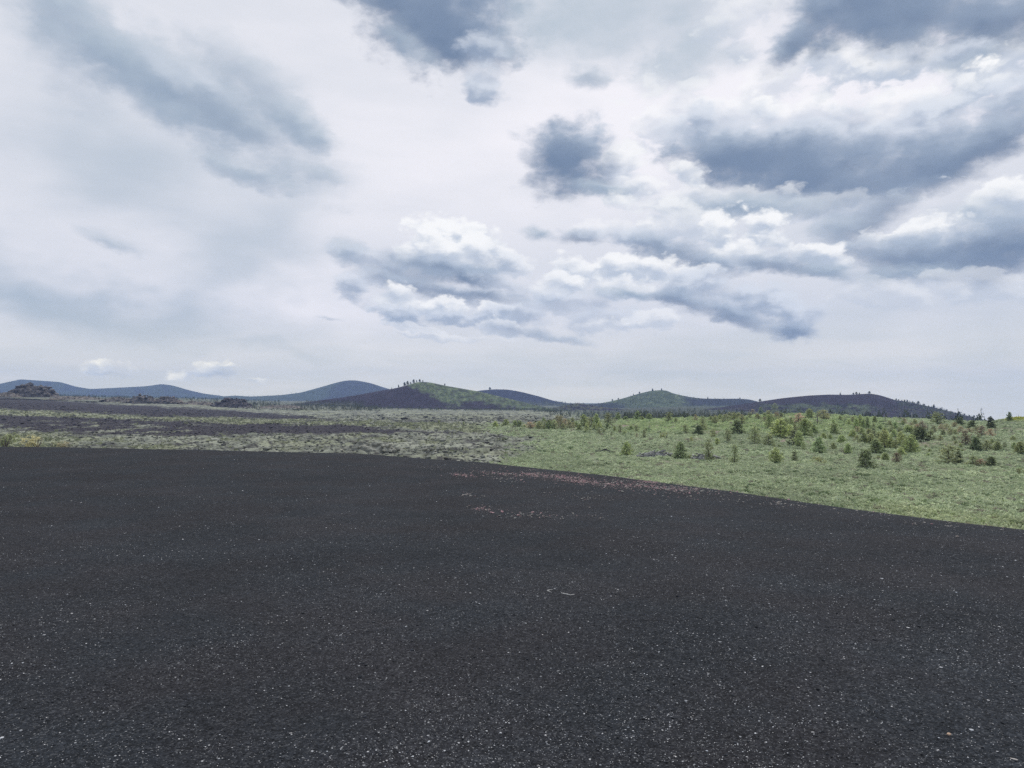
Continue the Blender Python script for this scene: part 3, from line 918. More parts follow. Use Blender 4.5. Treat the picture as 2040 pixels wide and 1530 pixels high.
def build_cover():
    rocks = [rock_template(100 + s, 1, .25) for s in range(5)]
    # broken lava
    q, x, y, z, px, row, (bl, me, gr, so, bo), d = spread(76000, 118, 620, -250, 1200, 200)
    u = q.uniform(0, 1, len(x))
    keep = (u < (.55 * bl + .42 * (1 - bl) * (1 - .9 * gr)) * (1 - me)) & (row < 935)
    s = q.lognormal(math.log(.42), .5, len(x)) * np.clip(d / 260, .7, 1.5) * (.62 - .22 * bl)
    sc = np.stack([s * q.uniform(.9, 1.7, len(x)), s * q.uniform(.8, 1.2, len(x)), s * q.uniform(.35, .75, len(x))], 1)
    t = q.uniform(.65, 1.35, len(x))[:, None]
    lich = lerp3(C(.16, .165, .14), C(.28, .278, .235), q.uniform(0, 1, len(x)))
    lich = lerp3(lich, C(.055, .052, .054), (q.uniform(0, 1, len(x)) < .2).astype(float))
    dark = lerp3(C(.045, .041, .047), C(.075, .068, .072), q.uniform(0, 1, len(x)))
    dark = lerp3(dark, C(.15, .15, .13), (q.uniform(0, 1, len(x)) < .06).astype(float))
    col = lerp3(lich, dark, bl) * t
    P = np.stack([x, y, z + sc[:, 2] * .2], 1)
    V, F, K = scatter(rocks, P[keep], sc[keep], q.uniform(0, 6.3, len(x))[keep], col[keep], q.integers(0, 5, len(x))[keep])
    o = place('lava_rubble', mesh_np('lava_rubble', V, F, K, False), attr_mat('lava_block', .95, .15, 2.5, .4, 4))
    tag(o, 'broken lava blocks littering the dark and lichen grey flows on the left', kind='stuff')

    # sagebrush
    sage = [tuft_template(300 + s, 34, .5, up=.35, flat=.75) for s in range(8)]
    q, x, y, z, px, row, (bl, me, gr, so, bo), d = spread(100000, 34, 340, 860, 2700, 210, 1.3)
    u = q.uniform(0, 1, len(x))
    patch = fbm(x / 13, y / 18, 3)
    keep = u < me * (1 - .85 * so) * np.clip(.95 + .2 * patch, .5, 1)
    n = len(x)
    s = q.lognormal(math.log(.36), .25, n) * np.clip(d / 150, .85, 1.5)
    sc = np.stack([s * 1.15, s * q.uniform(.8, 1.3, n), s * q.uniform(.7, 1.05, n)], 1)
    h = q.uniform(0, 1, n)
    c = lerp3(C(.405, .475, .29), C(.565, .615, .41), h)
    lime = smooth(872, 850, row) * smooth(1180, 1260, px) * smooth(1850, 1720, px)
    c = lerp3(c, lerp3(C(.36, .455, .225), C(.53, .60, .33), h), lime)
    c = lerp3(c, C(.33, .31, .235), (q.uniform(0, 1, n) < .05).astype(float))
    c = lerp3(c, C(.19, .25, .13), (q.uniform(0, 1, n) < .05).astype(float))
    c = lerp3(c, lerp3(C(.30, .38, .12), C(.56, .52, .07), (h > .5).astype(float)), bo)
    yel = smooth(-26, -8, row - np.interp(px, EDGE_PX, EDGE_PY + 18)) * smooth(1650, 1800, px)
    c = lerp3(c, C(.33, .34, .16), .3 * yel)
    c = c * (1 + .16 * fbm(x / 22 + 3, y / 30, 3) + .08 * fbm(x / 7, y / 12 + 4, 2))[:, None]
    P = np.stack([x, y, z - .05], 1)
    V, F, K = scatter(sage, P[keep], sc[keep], q.uniform(0, 6.3, n)[keep], c[keep], q.integers(0, 8, n)[keep])
    o = place('sagebrush', mesh_np('sagebrush', V, F, K, False), attr_mat('sage_leaf', .9, .1, 1.5, .25, 3, two_sided_leaf=True))
    tag(o, 'pale green sagebrush carpeting the meadow on the right', kind='stuff')

    # grass tufts on the flows
    gt = [tuft_template(400 + s, 20, .7, up=1.0, flat=.6) for s in range(6)]
    q, x, y, z, px, row, (bl, me, gr, so, bo), d = spread(34000, 140, 520, -250, 1180, 220, 1.2)
    u = q.uniform(0, 1, len(x))
    keep = u < (1 - me) * np.clip(.9 * gr + .30 * (1 - bl) * smooth(-.1, .4, fbm(x / 10, y / 15, 3)), 0, 1)
    n = len(x)
    s = q.lognormal(math.log(.30), .35, n) * np.clip(d / 220, .8, 1.5)
    sc = np.stack([s, s, s * q.uniform(.6, 1.1, n)], 1)
    c = lerp3(C(.25, .27, .17), C(.37, .385, .26), q.uniform(0, 1, n))
    c = lerp3(c, C(.23, .24, .175), (q.uniform(0, 1, n) < .3).astype(float))
    P = np.stack([x, y, z - .05], 1)
    V, F, K = scatter(gt, P[keep], sc[keep], q.uniform(0, 6.3, n)[keep], c[keep], q.integers(0, 6, n)[keep])
    o = place('grass', mesh_np('grass', V, F, K, False), attr_mat('dry_grass', .9, .1, 1.5, .25, 3, two_sided_leaf=True))
    tag(o, 'yellow green bunch grass growing in strips between the lava flows', kind='stuff')

build_cover()
# ------------------------------------------------------------------ cinder cones and far hills
def hill(name, dist, ridge, slope, paint, rough=(.045, .25), foot=-14.0, steps=110, fine=2.0):
    """ridge: (reference column, reference row) along the skyline, at `dist` metres ahead; both flanks fall at about `slope`"""
    cols = np.array([a for a, _ in ridge], float)
    rows = np.array([b for _, b in ridge], float)
    px = np.arange(cols[0], cols[-1] + .1, fine)
    k = np.exp(-.5 * (np.arange(-6, 7) / 2.6) ** 2)
    k /= k.sum()
    row = np.convolve(np.pad(np.interp(px, cols, rows), 6, 'edge'), k, 'valid')
    top = (HOR - row) / FOC * dist
    h = np.maximum(top - foot, .5)
    half = h / slope
    t = np.concatenate([np.linspace(-1, 0, steps)[:-1], np.linspace(0, 1, 24)])
    T, P = np.meshgrid(t, px, indexing='ij')
    Hh = np.broadcast_to(h, T.shape)
    y = dist + T * np.broadcast_to(half, T.shape) * (1 + .12 * np.sin(P / 37.0))
    x = (P - 1020) / FOC * dist + (T * 0.0)
    prof = 1 - np.abs(T)
    prof = prof * prof * (3 - 2 * prof) * .45 + prof * .55
    gul = fbm(x / (rough[1] * dist * .25) + 3, y / (rough[1] * dist * .6), 5)
    z = foot + Hh * prof + gul * rough[0] * Hh * np.minimum(1, 6 * np.abs(T)) * np.minimum(1, 4 * prof)
    srow = HOR - z / y * FOC
    spx = 1020 + x / y * FOC
    col = paint(spx, srow, x / dist, y / dist, T)
    scree = 1 + .20 * fbm(spx / 3.2 + 7, srow / 13.0, 4) + .14 * fbm(spx / 16.0, srow / 7.0 + 5, 3)      # scree streaks and thin patches of scrub
    col = col * scree[..., None]
    V = np.stack([x, y, z], 2).reshape(-1, 3)
    me = mesh_np(name, V, grid_faces(len(t), len(px)), col.reshape(-1, 3))
    o = place(name, me, HILL_MAT)
    tag(o, kind='structure')
    HILLS.append((x, y, z, dist))
    return o

HILLS = []
HILL_MAT = attr_mat('hill_cover', .95, .05, .05, .3, 8, bump=2.5, bump_scale=.12)

def speck(px, row, s, thr, seed=0):
    return smooth(thr, thr + .25, fbm(px / s + seed, row / (s * .45) + seed, 4))

CIN = C(.040, .033, .050)
CIN2 = C(.026, .026, .046)
GRN = C(.135, .165, .092)
GRN2 = C(.085, .110, .064)
OLV = C(.100, .102, .076)
WOOD = C(.045, .056, .042)

def paint_far(px, row, u, v, T):
    f = speck(px, row, 16, -.1, 3)
    c = lerp3(np.broadcast_to(C(.046, .058, .052), px.shape + (3,)), np.broadcast_to(WOOD, px.shape + (3,)), f)
    return lerp3(c, np.broadcast_to(CIN2, px.shape + (3,)), .6 * speck(px, row, 40, .05, 9))

def paint_b(px, row, u, v, T):
    sh = px.shape + (3,)
    dark = smooth(-12, 12, px - 668 + (row - 770) * .9 + 8 * fbm(px / 20, row / 9, 3))
    c = lerp3(np.broadcast_to(C(.056, .074, .056), sh), np.broadcast_to(CIN2, sh), dark * .9)
    return lerp3(c, np.broadcast_to(WOOD, sh), .6 * speck(px, row, 7, .05, 4))

def paint_c(px, row, u, v, T):
    sh = px.shape + (3,)
    j = 5 * fbm(px / 22, row / 10, 4)
    line = np.interp(px, [790, 806, 822, 840, 863, 892, 917, 936, 960, 1000, 1050, 1110], [745, 764, 772, 780, 789, 808, 807, 796, 800, 808, 817, 830])
    g = smooth(5.0, -5.0, row + j * .9 + 5 * fbm(px / 7, row / 4, 3) - line) * smooth(797, 817, px)
    c = lerp3(np.broadcast_to(CIN, sh), lerp3(np.broadcast_to(GRN, sh), np.broadcast_to(GRN2, sh), speck(px, row, 9, -.05, 2)), g)
    low = smooth(798, 806, row + j * .5) * smooth(735, 700, px + 2 * j)
    low = np.maximum(low, smooth(813, 818, row + .3 * j))
    c = lerp3(c, lerp3(np.broadcast_to(OLV, sh), np.broadcast_to(WOOD, sh), speck(px, row, 6, 0, 8)), .8 * low)
    c = lerp3(c, np.broadcast_to(CIN * 1.3, sh), .45 * g * speck(px, row, 14, .1, 15))
    return lerp3(c, np.broadcast_to(WOOD, sh), .7 * g * speck(px, row, 4, .1, 5))

def paint_d(px, row, u, v, T):
    sh = px.shape + (3,)
    low = smooth(797, 806, row + 5 * fbm(px / 15, row / 8, 3))
    c = np.broadcast_to(CIN2, sh) * (1 + .15 * fbm(px / 12, row / 8, 3))[..., None]
    return lerp3(c, lerp3(np.broadcast_to(OLV * .85, sh), np.broadcast_to(WOOD, sh), speck(px, row, 6, 0, 8)), .85 * low)

def paint_e(px, row, u, v, T):
    sh = px.shape + (3,)
    j = fbm(px / 25, row / 10, 4)
    dark = smooth(1352, 1385, px + 25 * j) * smooth(813, 806, row + 4 * j)
    dark = np.maximum(dark, smooth(801, 805, row + 2 * j) * smooth(1262, 1225, px + 20 * j) * .9)
    dark = np.maximum(dark, smooth(813, 816, row + 2 * j) * smooth(1230, 1260, px) * .8)
    c = lerp3(np.broadcast_to(GRN2, sh), np.broadcast_to(GRN * .9, sh), speck(px, row, 14, 0, 1))
    c = lerp3(c, np.broadcast_to(WOOD * 1.1, sh), .7 * speck(px, row, 5, -.05, 7))
    return lerp3(c, np.broadcast_to(CIN2 * 1.1, sh), .85 * dark)

def paint_f(px, row, u, v, T):
    sh = px.shape + (3,)
    j = fbm(px / 25, row / 9, 4)
    g = smooth(803, 812, row + 7 * j) * smooth(1500, 1540, px) * smooth(1760, 1720, px)
    c = lerp3(np.broadcast_to(CIN * .95, sh), lerp3(np.broadcast_to(GRN2, sh), np.broadcast_to(GRN * .85, sh), speck(px, row, 6, 0, 3)), .75 * g * smooth(-.4, .2, j + .25))
    r = smooth(1775, 1800, px + 10 * j) * (.45 + .55 * smooth(14, 2, row - np.interp(px, [1780, 1830, 1900, 1960], [797, 806, 821, 836])))
    c = lerp3(c, np.broadcast_to(WOOD, sh), .8 * r * smooth(-.35, .1, fbm(px / 12 + 4, row / 4, 3)))
    return lerp3(c, np.broadcast_to(OLV, sh), .6 * speck(px, row, 5, .2, 11) * smooth(808, 815, row))

def paint_knob(px, row, u, v, T):
    sh = px.shape + (3,)
    return lerp3(np.broadcast_to(OLV * .9, sh), np.broadcast_to(CIN, sh), speck(px, row, 10, -.1, 6))

hill('hill', 4300, [(-420, 800), (-300, 785), (-180, 774), (-60, 776), (0, 765), (40, 755.5), (60, 757), (120, 761), (150, 770), (180, 775), (240, 772), (290, 769.5), (322, 765), (345, 768), (375, 777), (405, 784), (440, 788.5), (490, 796), (560, 803)], .22, paint_far)
hill('hill', 3600, [(380, 803), (440, 790), (470, 788), (500, 790), (530, 788.5), (560, 787), (600, 782), (640, 771), (665, 763.5), (688, 758), (708, 757.5), (722, 760), (738, 763), (768, 773), (820, 786), (870, 798), (910, 804)], .26, paint_b)
hill('hill', 2300, [(860, 806), (900, 796), (930, 784), (955, 778), (985, 775.5), (1012, 776), (1040, 781), (1075, 790), (1105, 799), (1140, 804.5), (1180, 806), (1240, 812)], .28, paint_d)
hill('hill', 1900, [(1100, 812), (1140, 806.5), (1180, 805.5), (1210, 801), (1240, 794), (1270, 785), (1295, 778.8), (1315, 777), (1330, 778), (1338, 783), (1350, 786), (1375, 791), (1400, 794), (1440, 794.5), (1470, 794.2), (1495, 796), (1520, 803), (1580, 812), (1640, 820)], .28, paint_e)
hill('hill', 1150, [(540, 812), (600, 803), (640, 797), (680, 792), (720, 785.5), (760, 778), (790, 773), (812, 767), (830, 761.5), (843, 760.5), (858, 762), (885, 768), (920, 774), (960, 781), (1000, 791), (1030, 798), (1060, 806), (1100, 814), (1150, 818)], .30, paint_c)
hill('hill', 1350, [(1080, 817), (1115, 810), (1138, 805), (1149, 802.5), (1160, 804), (1180, 808), (1210, 812), (1260, 817)], .3, paint_knob, rough=(.10, .1))
hill('hill', 1200, [(1400, 816), (1450, 809), (1490, 804), (1520, 799), (1560, 793), (1610, 788), (1650, 786), (1690, 786.5), (1715, 785), (1733, 784), (1750, 786.5), (1768, 792), (1785, 797.5), (1800, 799), (1830, 805), (1870, 814), (1910, 824), (1950, 834), (1990, 843), (2050, 858)], .28, paint_f, foot=-55.0)

def hill_top(px):
    """skyline spot above a reference column: nearest ridge that shows highest"""
    best = None
    for x, y, z, dist in HILLS:
        spx = 1020 + x / y * FOC
        r = HOR - z / y * FOC
        ok = np.abs(spx - px) < 2.2
        if ok.any():
            i = np.argmin(np.where(ok, r, 9999))
            v = r.flat[i]
            if best is None or v < best[0]:
                best = (v, x.flat[i], y.flat[i], z.flat[i])
    return best

def hill_spot(px, row):
    """nearest hill surface seen at a reference pixel"""
    best = None
    for x, y, z, dist in HILLS:
        spx = 1020 + x / y * FOC
        r = HOR - z / y * FOC
        near = (np.abs(spx - px) < 2.5) & (np.abs(r - row) < 1.5) & (y < dist + 2)
        if near.any():
            e = np.where(near, np.abs(r - row) + np.abs(spx - px) * .2, 1e9)
            i = int(np.argmin(e))
            if best is None or y.flat[i] < best[1]:
                best = (x.flat[i], y.flat[i], z.flat[i])
    return best

# ------------------------------------------------------------------ the thin haze that turns far slopes blue
def build_haze():
    import bmesh
    bm = bmesh.new()
    bmesh.ops.create_cube(bm, size=1)
    me = bpy.data.meshes.new('haze')
    bm.to_mesh(me)
    bm.free()
    m = bpy.data.materials.new('haze_air')
    m.use_nodes = True
    nt = m.node_tree
    nt.nodes.remove(nt.nodes['Principled BSDF'])
    pv = nt.nodes.new('ShaderNodeVolumePrincipled')
    pv.inputs['Color'].default_value = (.44, .61, 1.0, 1)
    pv.inputs['Density'].default_value = HAZE
    pv.inputs['Anisotropy'].default_value = 0.2
    nt.links.new(pv.outputs[0], nt.nodes['Material Output'].inputs['Volume'])
    o = place('haze', me, m)
    zmin, zmax = -300.0, 215.0
    o.scale = (11400, 11400, zmax - zmin)
    o.location = (0, -600, (zmax + zmin) / 2)
    tag(o, 'thin bluish air over the plain', kind='stuff')

HAZE = 1.15e-4
build_haze()
# ------------------------------------------------------------------ young conifers, dying trees, shrubs
BARK = attr_mat('bark', .9, .15, 30, .3, 4)
NEEDLE = attr_mat('needles', .85, .15, 3.0, .3, 3, two_sided_leaf=True, tint=True)
BARE = attr_mat('weathered_wood', .9, .15, 12, .3, 4, tint=True)

def leaf_cloud(c, size, r, up=.25, n=3):
    """needle tufts: n crossed slim triangles at every centre"""
    m = len(c)
    c = np.repeat(c, n, 0)
    d = r.normal(0, 1, (m * n, 3)) + np.array([0, 0, up])
    d /= np.linalg.norm(d, axis=1, keepdims=True)
    w = np.cross(d, r.normal(0, 1, (m * n, 3)))
    w /= np.linalg.norm(w, axis=1, keepdims=True)
    s = np.repeat(size, n)[:, None] * r.uniform(.7, 1.3, (m * n, 1))
    v = np.stack([c - d * s * .35 - w * s * .30, c - d * s * .35 + w * s * .30, c + d * s * .75], 1).reshape(-1, 3)
    f = np.arange(3 * m * n).reshape(-1, 3)
    k = np.repeat(r.uniform(.75, 1.45, m), 3 * n)
    return v, f, k

def conifer(seed, radius=.34, skirt=.06, dense=1.0, power=.8, lean=0.0, gap=.12, leaf=.062, top_open=0.0, bare_low=0.0):
    """unit-height conifer: trunk with limbs, and a crown of needle tufts carried on whorled limbs"""
    r = np.random.default_rng(seed)
    limbs = [tube([(0, 0, -.03), (lean * .25, 0, .3), (lean * .6, 0, .65), (lean, 0, .97)], [.022, .017, .011, .003], 6)]
    cen, siz = [], []
    z = skirt
    while z < .97:
        t = (z - skirt) / (1 - skirt)
        R = radius * ((1 - t) ** power) * (.55 + .45 * min(1, t * 6 + .35))
        k = 5 if z < .8 else 4
        a0 = r.uniform(0, 6.3)
        for j in range(k):
            if r.uniform() < gap:
                continue
            a = a0 + j * 2 * math.pi / k + r.normal(0, .25)
            L = R * r.uniform(.65, 1.18)
            rise = r.uniform(.05, .35) * L + top_open * L * t
            bx = lean * z
            tip = np.array([bx + math.cos(a) * L, math.sin(a) * L, z + rise - .12 * L * (1 - t)])
            root = np.array([bx, 0, z])
            if L > .07:
                limbs.append(tube([tuple(root), tuple(root * .5 + tip * .5 + np.array([0, 0, .02 * L])), tuple(tip)], [.007, .005, .002], 4))
            if t < bare_low and r.uniform() < .75:
                continue
            n = max(2, int(dense * (3 + L * 26)))
            u = r.uniform(.18, 1.0, n) ** .7
            p = root + (tip - root) * u[:, None] + r.normal(0, .032, (n, 3)) * np.array([1, 1, .8])
            cen.append(p)
            siz.append(np.full(n, leaf) * r.uniform(.75, 1.25, n))
        z += r.uniform(.035, .06)
    cen.append(np.array([[lean, 0, .965], [lean, 0, .99], [lean, 0, .94]]))
    siz.append(np.array([.035, .03, .045]))
    return join_parts(limbs), leaf_cloud(np.concatenate(cen), np.concatenate(siz), r)

def bush(seed, n=120, flat=.85, leaf=.11, gap=0.0):
    r = np.random.default_rng(seed)
    limbs = []
    for k in range(6):
        a = r.uniform(0, 6.3)
        tip = (math.cos(a) * .25, math.sin(a) * .25, r.uniform(.5, .8))
        limbs.append(tube([(0, 0, -.03), (tip[0] * .5, tip[1] * .5, tip[2] * .45), tip], [.02, .014, .005], 5))
    lobes = [(r.normal(0, .17), r.normal(0, .17), r.uniform(.25, .68), r.uniform(.17, .30)) for _ in range(9)]
    c = []
    for (x, y, z, s) in lobes:
        d = r.normal(0, 1, (n // 9 + 1, 3))
        d /= np.linalg.norm(d, axis=1, keepdims=True)
        c.append(np.array([x, y, z]) + d * s * r.uniform(.55, 1, (len(d), 1)))
    c = np.concatenate(c)
    c[:, 2] = np.clip(c[:, 2], .04, 1)
    return join_parts(limbs), leaf_cloud(c, np.full(len(c), leaf) * r.uniform(.7, 1.3, len(c)), r, .5)

def snag(seed, spread_=.22):
    """dead tree: grey trunk with broken limbs and a few clinging twigs"""
    r = np.random.default_rng(seed)
    limbs = [tube([(0, 0, -.03), (.01, 0, .4), (-.01, .01, .75), (.01, 0, 1)], [.022, .018, .012, .004], 6)]
    twigs = []
    for k in range(16):
        z = r.uniform(.15, .92)
        a = r.uniform(0, 6.3)
        L = spread_ * (1.1 - z) * r.uniform(.6, 1.3) + .03
        tip = np.array([math.cos(a) * L, math.sin(a) * L, z + r.uniform(-.02, .12)])
        limbs.append(tube([(0, 0, z), tuple(tip)], [.008, .003], 4))
        for q in range(3):
            s = tip * r.uniform(.5, 1)
            s[2] = z + (tip[2] - z) * .8
            e = s + r.normal(0, .05, 3)
            twigs.append(tube([tuple(s), tuple(e)], [.004, .0015], 3))
    return join_parts(limbs + twigs), None

def proto_meshes(kind, seed, data):
    (tv, tf), crown = data
    tcol = {'s': C(.20, .185, .17)}.get(kind, C(.13, .105, .085))
    tm = mesh_np('trunk', tv, tf, np.tile(tcol, (len(tv), 1)))
    tm.materials.append(BARE if kind == 's' else BARK)
    if crown is None:
        return tm, None, .22
    if len(crown) == 3:
        cv, cf, ck = crown
        cm = mesh_np('crown', cv, cf, ck[:, None] * np.ones((1, 3)) * .6, False)
        cm.materials.append(NEEDLE)
    r_ = np.percentile(np.hypot(cv[:, 0], cv[:, 1]), 96)
    return tm, cm, float(r_)

PROTO = {
    'd': [proto_meshes('d', s, conifer(s, .36, .02, .66, .55, r, .12, .078)) for s, r in ((1, 0), (2, .02), (3, -.02), (4, .03))],
    'g': [proto_meshes('g', s, conifer(s, .36, .03, .66, .48, r, .18, .078)) for s, r in ((11, 0), (12, .03), (13, -.03), (14, .02))],
    'o': [proto_meshes('o', s, conifer(s, .32, .06, .50, .42, r, .28, .074, .5, .1)) for s, r in ((21, .03), (22, -.04), (23, 0), (24, .05))],
    'r': [proto_meshes('r', s, conifer(s, .36, .06, .52, .45, r, .32, .068, .6, .1)) for s, r in ((31, .02), (32, -.03), (33, .04))],
    's': [proto_meshes('s', s, snag(s)) for s in (41, 42, 43)],
    'b': [proto_meshes('b', s, bush(s)) for s in (51, 52, 53)],
}
TINT = {'d': (.34, .40, .21), 'g': (.45, .50, .24), 'o': (.42, .455, .245), 'r': (.54, .43, .31), 's': (1, 1, 1), 'b': (.38, .39, .20)}
NAMES = {'d': ('conifer', 'tree'), 'g': ('young_pine', 'tree'), 'o': ('thin_pine', 'tree'), 'r': ('dying_tree', 'tree'), 's': ('dead_tree', 'dead tree'), 'b': ('shrub', 'shrub')}

TREES = []
def plant(kind, px, row, h, w, label=None, tint=None, at=None, group=None):
    q = np.random.default_rng(int(px * 7 + row * 131) % 99991)
    tm, cm, rad = PROTO[kind][int(q.integers(len(PROTO[kind])))]
    x, y, z = at if at is not None else on_ground(px, row)
    H = 1.06 * h / FOC * y
    W = 1.3 * w / FOC * y * .5 / rad
    o = empty(NAMES[kind][0], (x, y, z - .04 * H), q.uniform(0, 6.28))
    o.scale = (W, W, H)
    base = np.array(tint if tint else TINT[kind])
    if label is None and kind in 'dr':                     # most of them grade towards lighter olive
        base = base + (np.array(TINT['g' if kind == 'd' else 'o']) - base) * q.uniform(.1, .9)
    base = base * q.uniform(.85, 1.2) * (1 + q.normal(0, .022, 3))
    for me in (tm, cm):
        if me is None:
            continue
        c = bpy.data.objects.new(me.name.split('.')[0], me)
        COL.objects.link(c)
        c.parent = o
        c.color = (tuple(tint) if tint else (1, 1, 1)) + (1,) if kind == 's' else tuple(np.clip(base / .6, 0, 1.6)) + (1,)
    tag(o, label, NAMES[kind][1], group)
    TREES.append(dict(o=o, kind=kind, px=px, row=row, h=h, w=w, label=label))
    return o

